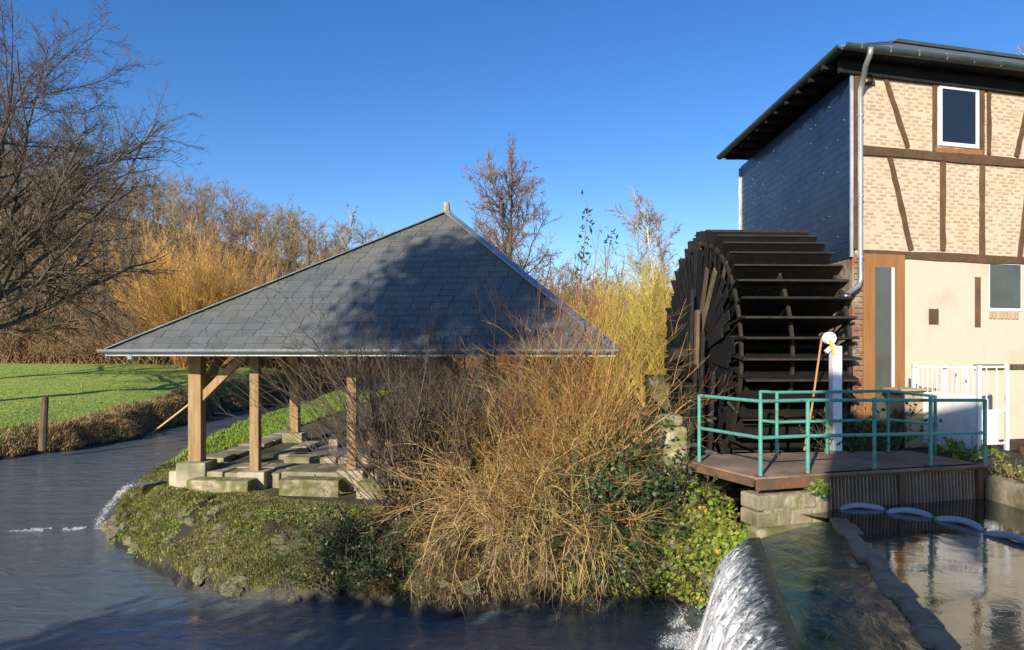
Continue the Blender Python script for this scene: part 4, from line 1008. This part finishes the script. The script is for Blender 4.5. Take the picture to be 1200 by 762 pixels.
# ------------------------------------------------------------------ trees and shrubs of the background
def tree(name, label, base, H, r0, seed, m_trunk, m_crown, spread=1.0, l1=14, l2=9, l3=6, lean=(0,0), a1=55, rmin=.012, up=.18, t0=.25, group=None, ratio1=.55, l4=0, leaves=None):
    R = np.random.default_rng(seed); base = np.asarray(base, float)
    t = thing(name, label, 'tree', base, group)
    P0, R0 = grow(base[None, :]-np.array((0,0,.1)), np.array([[lean[0], lean[1], 1.0]]), H, 9, -.02, .07, r0=r0, tip=.12, R=R)
    P1, R1 = spawn(P0, R0, l1, t0, .97, a1, ratio1*spread, 7, up, .13, .36, rmin*2, R, taper=.62)
    P2, R2 = spawn(P1, R1, l2, .15, 1.0, 42, .45, 5, up*.6, .14, .55, rmin*1.3, R)
    P3, R3 = spawn(P2, R2, l3, .1, 1.0, 40, .5, 3, up*.4, .18, .6, rmin, R)
    part('trunk', tubes_mesh('trunk', [(P0, R0)], 8), m_trunk, t)
    part('limbs', tubes_mesh('limbs', [(P1, R1)], 5), m_trunk, t)
    sets = [(P2, R2), (P3, R3)]
    if l4:
        P4, R4 = spawn(P3, R3, l4, .1, 1.0, 42, .55, 2, up*.3, .2, .7, rmin*.8, R); sets.append((P4, R4))
    part('crown', tubes_mesh('crown', sets, 3), m_crown, t)
    if leaves:
        q = P3[:, -1]; q = q[R.random(len(q)) < leaves[0]]; part('leaves', leaf_mesh('leaves', q, leaves[1], R), leaves[2], t)
    return t
def gz(x, y): return float(meadow_z(np.array([x]), np.array([y]))[0])
# large bare tree at the left edge
tree('bare_tree', 'large bare dark tree spreading over the meadow at the picture edge', (-19.2, 24.5, 1.0), 12.6, .34, 11, M['bark'], M['twigdark'], spread=1.45, l1=46, l2=14, l3=9, lean=(.10,-.06), a1=58, rmin=.0075, up=.15, t0=.2, l4=3)
tree('bare_tree', 'bare tree with low boughs drooping before the brown thicket', (-25.5, 31, 1.4), 9.5, .30, 12, M['bark'], M['twigolive'], spread=1.2, l1=28, l2=11, l3=8, lean=(.1,-.1), a1=62, rmin=.010, up=.08, t0=.12, l4=2)
# trees along the far edge of the meadow
edge = [(-36,47,11,'twigolive','tall olive brown tree at the back of the meadow under the large bare tree'),(-30.5,45,9.5,'twigbrown','brown twiggy tree behind the bare tree over the meadow edge'),
        (-26,48,10.5,'twigolive','green tinged bare tree with thick trunk at the meadow edge'),(-41,44,8,'twigbrown','rusty brown tree cut by the picture edge beyond the meadow'),
        (-33.5,56,12,'twigdark','grey bare tree rising behind the brown trees of the meadow')]
for i, (x, y, H, mm, lb) in enumerate(edge):
    tree('brown_tree', lb, (x, y, float(hill_z(np.array([x]),np.array([y]))[0])+.3), H, .24, 30+i, M['bark'], M[mm], spread=1.1, l1=24, l2=10, l3=7, a1=50, rmin=.02, up=.12, t0=.1, group='trees at the far edge of the meadow')

def shrub(name, label, bases, L, n, m, seed, spread=.6, droop=.05, r0=.015, k=7, sub=4, subang=28, subr=.45, cat='shrub', leaves=None, wob=.06, tip=.25, dirb=(0,0,0), l2=0, rmin=.003, group=None, kind=None, stemname='stems'):
    """many stems from scattered base points (n,3) + side twigs"""
    R = np.random.default_rng(seed); bases = np.asarray(bases, float)
    t = thing(name, label, cat, bases.mean(0), group)
    if kind: t['kind'] = kind
    B = bases[R.integers(len(bases), size=n)]+R.normal(0, .06, (n,3))*np.array((1,1,.1))
    D = np.stack([R.normal(0, spread, n), R.normal(0, spread, n), np.ones(n)], 1)+np.array(dirb)
    P, Rr = grow(B, D, L*R.uniform(.55, 1.15, n), k, droop*R.uniform(.4,1.6,n), wob, r0=r0*R.uniform(.6,1.3,n), tip=tip, R=R)
    part(stemname, tubes_mesh(stemname, [(P, Rr)], 4 if r0 > .01 else 3), m, t, kind='stuff')
    if sub:
        P2, R2 = spawn(P, Rr, sub, .25, 1, subang, subr, 4, .1, .1, .6, rmin, R); sets = [(P2, R2)]
        if l2: P3, R3 = spawn(P2, R2, l2, .2, 1, 35, .5, 2, .1, .12, .7, rmin*.8, R); sets.append((P3, R3))
        part('twigs', tubes_mesh('twigs', sets, 3), m, t, kind='stuff')
        if leaves:
            q = np.concatenate([P2.reshape(-1,3), P.reshape(-1,3)]); q = q[R.random(len(q)) < leaves[0]]
            part('leaves', leaf_mesh('leaves', q, leaves[1], R), leaves[2], t)
    return t
# golden willow beyond the meadow
c = at(228, 412, 40); bz = 1.6
shrub('golden_willow', 'tall golden orange willow fanning out pale stems beyond the meadow', [(c[0]+rng.normal(0,.5), 40+rng.normal(0,.5), bz) for _ in range(10)], 7.2, 190, M['willow'], 51, .42, .0, .030, 8, 10, 20, .38, wob=.04, l2=6, rmin=.011, cat='tree')
c = at(292, 412, 43)
shrub('golden_willow', 'smaller orange willow close to the hip of the wash house roof', [(c[0]+rng.normal(0,.5), 43+rng.normal(0,.5), bz) for _ in range(8)], 5.4, 80, M['willow'], 52, .40, .0, .028, 7, 9, 22, .40, wob=.05, l2=5, rmin=.011, cat='tree')
# bramble and bracken thicket: nobody could count it
n = 9000; y = rng.uniform(42, 55, n); x = -46+rng.uniform(0, 1, n)*44; z = np.where(y < 46, meadow_z(np.minimum(x,-13), y), hill_z(x, y)+.2); B = np.stack([x,y,z],1)
D = np.stack([rng.normal(0,.6,n), rng.normal(0,.6,n), np.ones(n)],1); P1, R1 = grow(B, D, rng.uniform(1.5,4.5,n)*(1+.5*np.sin(x*.5)), 5, .12, .12, r0=.03, tip=.4)
P2, R2 = spawn(P1, R1, 4, .2, 1, 40, .45, 2, .05, .2, .7, .016)
tag(link('bramble_thicket', tubes_mesh('bramble_thicket', [(P1,R1),(P2,R2)], 3), M['twigbrown']), 'rusty brown bramble thicket along the far side of the meadow', 'thicket', kind='stuff')
n = 5000; y = rng.uniform(43, 46, n); x = -46+rng.uniform(0, 1, n)*44; B = np.stack([x,y,meadow_z(np.minimum(x,-13), y)],1)
D = np.stack([rng.normal(0,.5,n), rng.normal(0,.5,n), np.ones(n)],1); P1, R1 = grow(B, D, rng.uniform(.6,2.0,n), 4, .12, .12, r0=.025, tip=.4); P2, R2 = spawn(P1, R1, 4, .2, 1, 40, .5, 2, .05, .2, .7, .014)
tag(link('bracken', tubes_mesh('bracken', [(P1,R1),(P2,R2)], 3), M['twigorange']), 'low orange bracken fringe where the meadow ends', 'bracken', kind='stuff')
# far wooded hillside as one mass
nt_ = 1150; tx = rng.uniform(-100, 60, nt_); ty = rng.uniform(52, 112, nt_); tz = hill_z(tx, ty)-.3
hh = rng.uniform(3.0, 8.5, nt_)
P0, R0 = grow(np.stack([tx,ty,tz],1), np.stack([rng.normal(0,.05,nt_),rng.normal(0,.05,nt_),np.ones(nt_)],1), hh, 5, 0, .06, r0=.09, tip=.25)
P1, R1 = spawn(P0, R0, 14, .10, 1, 48, .5, 3, .15, .12, .5, .036); P2, R2 = spawn(P1, R1, 9, .10, 1, 45, .55, 1, .1, .15, .6, .028)
half = nt_//2
def sub_set(P, R_, m, lo, hi): return P[lo*m:hi*m], R_[lo*m:hi*m]
for nm, lo, hi, mm, lb in (('hillside_wood', 0, half, 'twigbrown', 'brown leafless wood covering the far hillside'), ('hillside_scrub', half, nt_, 'twigolive', 'olive grey leafless trees mixed over the far hillside')):
    tag(link(nm, tubes_mesh(nm, [sub_set(P0,R0,1,lo,hi), sub_set(P1,R1,14,lo,hi), sub_set(P2,R2,126,lo,hi)], 3), M[mm]), lb, 'wood', kind='stuff')
# thin white birch on the hill, alder, pale birch, yellow willow, birch behind the house
c = at(408, 330, 62); tree('birch_tree', 'slim pale birch standing alone on the hill beside the roof slope', (c[0], 62, 7.0), 8.6, .12, 61, M['birchbark'], M['twigpale'], spread=.5, l1=20, l2=8, l3=4, a1=35, rmin=.02, up=.1, t0=.2)
c = at(612, 412, 27); tree('alder_tree', 'dark bare alder with many upright boughs rising behind the wash house roof', (c[0], 27, 1.0), 8.8, .16, 62, M['bark'], M['twigbrown'], spread=.86, l1=36, l2=12, l3=9, a1=46, rmin=.0095, up=.16, t0=.24, leaves=(.30,.06,M['leafbrown']))
c = at(583, 412, 28.5); tree('alder_tree', 'slender bare alder leaning beside the taller alder behind the roof', (c[0], 28.5, 1.0), 7.6, .10, 63, M['bark'], M['twigbrown'], spread=.8, l1=22, l2=11, l3=7, a1=45, rmin=.009, up=.12, t0=.3, lean=(-.10,0))
c = at(776, 412, 30); tree('birch_tree', 'pale twiggy birch above the yellow willow left of the wheel', (c[0], 30, 1.0), 8.4, .13, 64, M['birchbark'], M['twigpale'], spread=.75, l1=36, l2=12, l3=7, a1=36, rmin=.011, up=.14, t0=.12)
c = at(762, 412, 24)
shrub('yellow_willow', 'bright yellow stemmed willow between the wash house and the wheel', [(c[0]+rng.normal(0,.7), 24+rng.normal(0,.5), .95) for _ in range(12)], 4.3, 230, M['twigyellow'], 65, .40, .02, .022, 7, 10, 24, .42, wob=.05, l2=5, rmin=.009)
c = at(806, 412, 26)
shrub('yellow_willow', 'yellow willow half hidden behind the water wheel', [(c[0]+rng.normal(0,.6), 26+rng.normal(0,.5), .95) for _ in range(8)], 4.2, 150, M['twigyellow'], 66, .40, .02, .022, 7, 9, 24, .42, wob=.05, l2=4, rmin=.009)
c = at(672, 412, 30)
shrub('russet_hedge', 'rounded russet hedge showing above the roof slope beside the yellow willow', [(c[0]+rng.normal(0,1.3), 30+rng.normal(0,.8), 1.0) for _ in range(30)], 3.6, 420, M['twigrust'], 67, .45, .06, .022, 6, 7, 30, .45, wob=.08, l2=4, rmin=.010, cat='hedge')
c = at(1176, 412, 40); tree('birch_tree', 'tall birch whose top shows above the house roof', (c[0], 40, 1.0), 22.6, .26, 68, M['birchbark'], M['twigpale'], spread=.35, l1=40, l2=9, l3=6, a1=32, rmin=.014, up=.05, t0=.45)

# ------------------------------------------------------------------ foreground shrubs on the island tip
def on_bank(x0, x1, y0, y1, n, R):
    x = R.uniform(x0, x1, n); y = R.uniform(y0, y1, n); z, sd = island_z(x, y); return np.stack([x, y, np.maximum(z, .02)], 1)
R5 = np.random.default_rng(5)
shrub('bare_shrub', 'dark bare shrub with several upright stems before the wash house', on_bank(-1.7,-.8,8.6,9.5,9,R5), 2.5, 46, M['twigdark'], 71, .36, .015, .018, 9, 11, 38, .45, wob=.10, l2=5, leaves=(.05,.05,M['leafdark']), rmin=.0030)
shrub('bare_shrub', 'brown stemmed shrub with pale bark at the island tip', on_bank(-1.1,-.5,8.3,8.9,6,R5), 1.9, 18, M['oldwood'], 72, .28, .01, .024, 9, 8, 38, .4, wob=.09, l2=4, rmin=.003)
shrub('golden_shrub', 'golden brown thicket of arching stems in the middle of the island tip', on_bank(-.75,1.2,8.5,9.6,24,R5), 1.85, 235, M['twiggold'], 73, .75, .10, .0078, 10, 6, 40, .42, wob=.17, l2=3, rmin=.003, leaves=(.012,.04,M['leafgreen']))
shrub('golden_shrub', 'upright golden stems hiding the eave corner of the wash house', on_bank(.6,1.3,8.75,9.2,14,R5), 2.25, 75, M['twiggold'], 95, .30, .03, .0078, 10, 7, 36, .4, wob=.13, l2=3, rmin=.003)
shrub('golden_shrub', 'orange brown tangled stems leaning towards the water wheel', on_bank(.8,1.4,8.4,9.3,12,R5), 1.4, 130, M['twiggold'], 74, .7, .12, .0078, 10, 6, 40, .45, wob=.17, l2=3, rmin=.003, leaves=(.02,.04,M['leafgreen']))
shrub('golden_shrub', 'thick pale stems criss-crossing in the heart of the thicket', on_bank(-.2,1.4,8.3,9.2,14,R5), 1.5, 70, M['straw'], 91, 1.0, .06, .013, 8, 5, 45, .4, wob=.10, l2=2, rmin=.0035)
shrub('russet_shrub', 'reddish upright stems standing behind the golden thicket', on_bank(.3,1.3,9.6,10.6,12,R5), 2.8, 50, M['twigrust'], 75, .16, .0, .010, 9, 6, 22, .35, wob=.06, l2=2, rmin=.0035)
shrub('dry_stalk_shrub', 'straw coloured dry stalks hanging down to the dark water', on_bank(.1,1.4,8.2,8.8,16,R5), 1.35, 190, M['straw'], 76, .6, .26, .0085, 10, 5, 34, .42, wob=.12, dirb=(-.2,-.6,-.1), l2=2, rmin=.003, leaves=(.04,.045,M['leafgreen']))
shrub('dry_stalk_shrub', 'pale dry stalks sweeping down to the water beside the bare shrub', on_bank(-.4,.2,8.0,8.5,8,R5), 1.5, 60, M['straw'], 77, .35, .18, .0095, 10, 5, 30, .4, wob=.08, dirb=(-.5,-.65,-.1), l2=2, rmin=.003)
shrub('dry_stalk_shrub', 'grey brown dry undergrowth between the hanging stalks and the ivy', on_bank(.4,1.9,8.0,8.6,16,R5), 1.0, 200, M['twigdark'], 92, .9, .2, .006, 8, 5, 40, .45, wob=.16, dirb=(0,-.5,0), l2=2, rmin=.0028, leaves=(.10,.045,M['leafgreen']))
shrub('bare_shrub', 'tall thin dark stems rising over the eave of the wash house', on_bank(-1.2,.6,9.0,9.8,12,R5), 2.6, 60, M['twigdark'], 93, .28, .0, .010, 10, 8, 30, .35, wob=.09, l2=4, rmin=.0028, leaves=(.02,.05,M['leafgreen']))
shrub('russet_shrub', 'reddish brown twiggy stems between the gutter and the golden thicket', on_bank(-.4,1.0,8.8,9.5,12,R5), 2.2, 36, M['twigrust'], 94, .36, .02, .008, 10, 8, 34, .4, wob=.12, l2=4, rmin=.0028)
shrub('evergreen_shrub', 'dark green leafy shrub left of the railing', on_bank(1.0,2.0,7.95,8.7,14,R5), 1.0, 140, M['twigdark'], 78, .6, .08, .008, 6, 9, 40, .5, wob=.1, leaves=(.9,.065,M['leafdark']), l2=0)
shrub('evergreen_shrub', 'bright green leafy sprigs in the heart of the thicket', on_bank(.2,1.3,8.2,8.7,8,R5), 1.0, 40, M['twigbrown'], 96, .5, .08, .006, 6, 6, 40, .4, wob=.12, leaves=(.5,.055,M['leafgreen']), l2=0)
shrub('evergreen_shrub', 'dark leafy shrub low on the bank below the bare stems', on_bank(-2.3,-.9,7.8,8.4,12,R5), .75, 110, M['twigdark'], 79, .7, .14, .006, 6, 8, 40, .5, wob=.12, leaves=(.8,.045,M['leafdark']), l2=0)
shrub('evergreen_shrub', 'holly like green shrub among the bare stems by the gutter', on_bank(-1.4,-.7,9.0,9.5,5,R5), 1.8, 26, M['twigdark'], 80, .3, .03, .010, 7, 8, 40, .3, wob=.09, leaves=(.55,.06,M['leafdark']), l2=0)
# tall leafy wands
for i, (px, top, lb) in enumerate(((690,238,'tallest thin wand with hanging leaves against the sky'),(676,300,'thin leafy wand beside the tallest wand'),(716,268,'bare thin wand with a tuft of leaves near the top'),(704,262,'slim leafless wand between the leafy wands'),(732,300,'short slim wand nearest the yellow willow'))):
    Yb = 9.4; b0 = at(px-22, 470, Yb); tp_ = at(px, top, Yb); R = np.random.default_rng(200+i); t = thing('tall_wand', lb, 'sapling', (b0[0], Yb, 1.3), 'thin wands rising from the thicket')
    f = np.linspace(0, 1, 14)[:, None]; P = b0*(1-f)+tp_*f; P[:, 0] += .10*np.sin(f[:, 0]*3)*(.5-R.random()); P = P[None]; Rr = np.linspace(.011, .0035, 14)[None]
    P2, R2 = spawn(P, Rr, 14, .35, 1, 28, .16, 4, .1, .06, .6, .0025, R); part('stem', tubes_mesh('stem', [(P, Rr)], 5), M['twigrust'], t); part('twigs', tubes_mesh('twigs', [(P2, R2)], 3), M['twigolive'], t, kind='stuff')
    if i in (0, 1, 2):
        lo = {0: .62, 1: .8, 2: .9}[i]; q = P[0][0]*0; k_ = 60 if i == 0 else 18; ff = R.uniform(lo, 1, k_)[:, None]; q = b0*(1-ff)+tp_*ff+R.normal(0, .05, (k_, 3)); part('leaves', leaf_mesh('leaves', q, .085, R, aspect=.4), M['leafdark' if i != 1 else 'leafgreen'], t)
# thin twigs crossing in front of the wash house
shrub('bare_shrub', 'thin dark arching twigs crossing in front of the wash house posts', on_bank(-1.6,-1.1,8.6,9.0,4,R5), 3.4, 20, M['twigdark'], 90, .35, .04, .009, 10, 6, 30, .3, wob=.05, dirb=(-.75,.1,.1), l2=2, rmin=.0028)
# ivy bank
x = rng.uniform(.55, 2.75, 42000); y = rng.uniform(6.85, 8.9, 42000); z, sd = island_z(x, y); k = (sd > -.18) & (sd < 1.1) & (z > -.05) & (fbm(x, y, .35, 99) > .33+.22*sstep(1.5, .6, x))
P = np.stack([x, y, np.maximum(z, .08)], 1)[k]; P += rng.normal(0, 1, P.shape)*np.array((.05,.06,.05))+np.array((0,-.05,.06))
iv = thing('ivy', 'sunlit yellow green ivy hanging over the bank beside the pier', 'ivy', (2.1, 7.6, .5))
part('leaves', leaf_mesh('leaves', P, .062, flat=1.0, nrmdir=(-.2,-.8,.6), aspect=.8), M['leafgreen'], iv)
q = P[rng.random(len(P)) < .05]; part('yellowed_leaves', leaf_mesh('yellowed_leaves', q+np.array((0,-.03,.02)), .055, flat=.8, nrmdir=(0,-.8,.5)), M['leafyellow'], iv)
q = P[rng.random(len(P)) < .05]; D = rng.normal(size=q.shape)*np.array((.5,.5,.4))+np.array((0,-.4,-.2)); a, r_ = grow(q, D, .35, 5, .12, .15, r0=.004, tip=.4); part('vines', tubes_mesh('vines', [(a, r_)], 3), M['twigbrown'], iv)
# weeds between deck and door
shrub('weed_clump', 'green weeds growing behind the deck in front of the door', [(4.6+rng.uniform(-.3,.6), 9.3+rng.uniform(-.2,.2), 1.4) for _ in range(14)], .8, 60, M['twigolive'], 85, .5, .1, .005, 6, 5, 40, .5, leaves=(.5,.06,M['leafdark']), cat='plant')
shrub('weed_clump', 'low green weeds at the foot of the white gate', [(5.75+rng.uniform(-.2,.5), 9.0+rng.uniform(-.25,.15), YARDZ) for _ in range(12)], .25, 60, M['twigolive'], 86, .8, .1, .004, 5, 4, 40, .5, leaves=(.7,.05,M['leafgreen']), cat='plant')
shrub('weed_clump', 'dry grass and weeds on top of the pool bank wall', [(5.7+rng.uniform(-.12,.15), 7.4+rng.uniform(-.6,.5), 1.46) for _ in range(16)], .22, 150, M['deadgrass'], 87, .7, .12, .004, 5, 3, 40, .5, leaves=(.2,.04,M['leafgreen']), cat='plant')
shrub('weed_clump', 'small bright green tuft growing on the stone pier', [(3.2+rng.uniform(-.05,.05), 7.12, 1.42) for _ in range(4)], .14, 30, M['twigolive'], 88, .9, .1, .003, 4, 3, 40, .5, leaves=(.9,.04,M['leafgreen']), cat='plant')
# stone gate pillar at the railing end
gp = thing('stone_block', 'squat pale stone block at the end of the railing', 'stone', (2.0, 8.5, 1.2))
s = MB(); s.box(1.86, 2.14, 8.3, 8.62, 1.0, 1.98); part('block', s, M['mossy'], gp, bevel=.04)
s = MB(); s.box(1.84, 2.10, 8.34, 8.66, 1.982, 2.12); part('cap_stone', s, M['mossy'], gp, bevel=.05)

# ------------------------------------------------------------------ unseen casters behind the camera: inferred tree, added tower and hedge
sv = np.array((math.sin(SUN_AZ), math.cos(SUN_AZ))); pv_ = np.array((sv[1], -sv[0])); te = math.tan(SUN_EL)
tw = thing('shade_tower', 'slim rendered tower added out of view to shade the pool and gate', 'tower', (0, -4, 0))  # unseen tower added and sized for the shadow on pool and gate
ed = np.array((3.30, 7.2))-sv*13.5; ctr = ed+pv_*.85
hts = 2.10+te*(13.5+2.2)
s = MB(); s.frame_box((*ctr, hts/2-.3), np.array((*pv_,0))*.85, np.array((*sv,0))*.85, (0,0,hts/2+.3)); part('wall', s, M['plaster'], tw)
q = [ctr+pv_*a*.95+sv*b_*.95 for a, b_ in ((-1,-1),(1,-1),(1,1),(-1,1))]; s = MB(); s.add([(*p, hts) for p in q]+[(*ctr, hts+.35)], [(0,1,4),(1,2,4),(2,3,4),(3,0,4),(3,2,1,0)]); part('roof', s, M['slate'], tw)
# leafy evergreen tree whose shade lies on the wash house roof
def shade_tree(name, label, target, dist, rad, nleaf, seed, size=.22):
    R = np.random.default_rng(seed); tgt = np.array(target); c = np.array((tgt[0]-sv[0]*dist, tgt[1]-sv[1]*dist, tgt[2]+dist*te))
    t = thing(name, label, 'tree', (c[0], c[1], 0)); P0, R0 = grow(np.array([[c[0], c[1], -.4]]), np.array([[0,0,1.]]), c[2]+rad, 8, 0, .03, r0=.2, tip=.2, R=R)
    P1, R1 = spawn(P0, R0, 26, .62, 1, 60, .22, 5, .1, .1, .4, .02, R); part('trunk', tubes_mesh('trunk', [(P0,R0)], 8), M['bark'], t); part('limbs', tubes_mesh('limbs', [(P1,R1)], 4), M['bark'], t)
    cl = R.normal(size=(34,3)); cl = nrm(cl)*(R.random(34)**.4)[:, None]*rad*np.array((1,1,.8)); q = (cl[R.integers(34, size=nleaf)]+R.normal(0, rad*.2, (nleaf,3)))+c
    part('crown', leaf_mesh('crown', q, size, R), M['leafdark'], t); return t
shade_tree('evergreen_tree', 'leafy evergreen tree standing on the near bank behind the photographer', (-.5, 11.0, 3.75), 19, 1.75, 5200, 301)

# tall hedge added out of view so ragged shade lies on the near water
R = np.random.default_rng(401); hg = thing('shade_hedge', 'tall evergreen hedge added out of view to shade the near water', 'hedge', (-6.4, -2.5, 0))
n = 9000; q = np.stack([R.uniform(-9.6, -3.3, n), -2.5+R.normal(0, .28, n), R.uniform(0, 1, n)**.8*4.35], 1); q[:, 2] += .25*(fbm(q[:, 0], q[:, 0]*0, .9, 3)-.5)*2*(q[:, 2] > 3.4)
part('leaves', leaf_mesh('leaves', q, .24, R), M['leafdark'], hg)
b0 = np.stack([np.linspace(-9.4, -3.5, 16), np.full(16, -2.5), np.zeros(16)], 1); P, Rr = grow(b0, np.tile((0,0,1.), (16,1)), 4.0, 6, 0, .05, r0=.05, R=R); part('stems', tubes_mesh('stems', [(P, Rr)], 5), M['bark'], hg, kind='stuff')
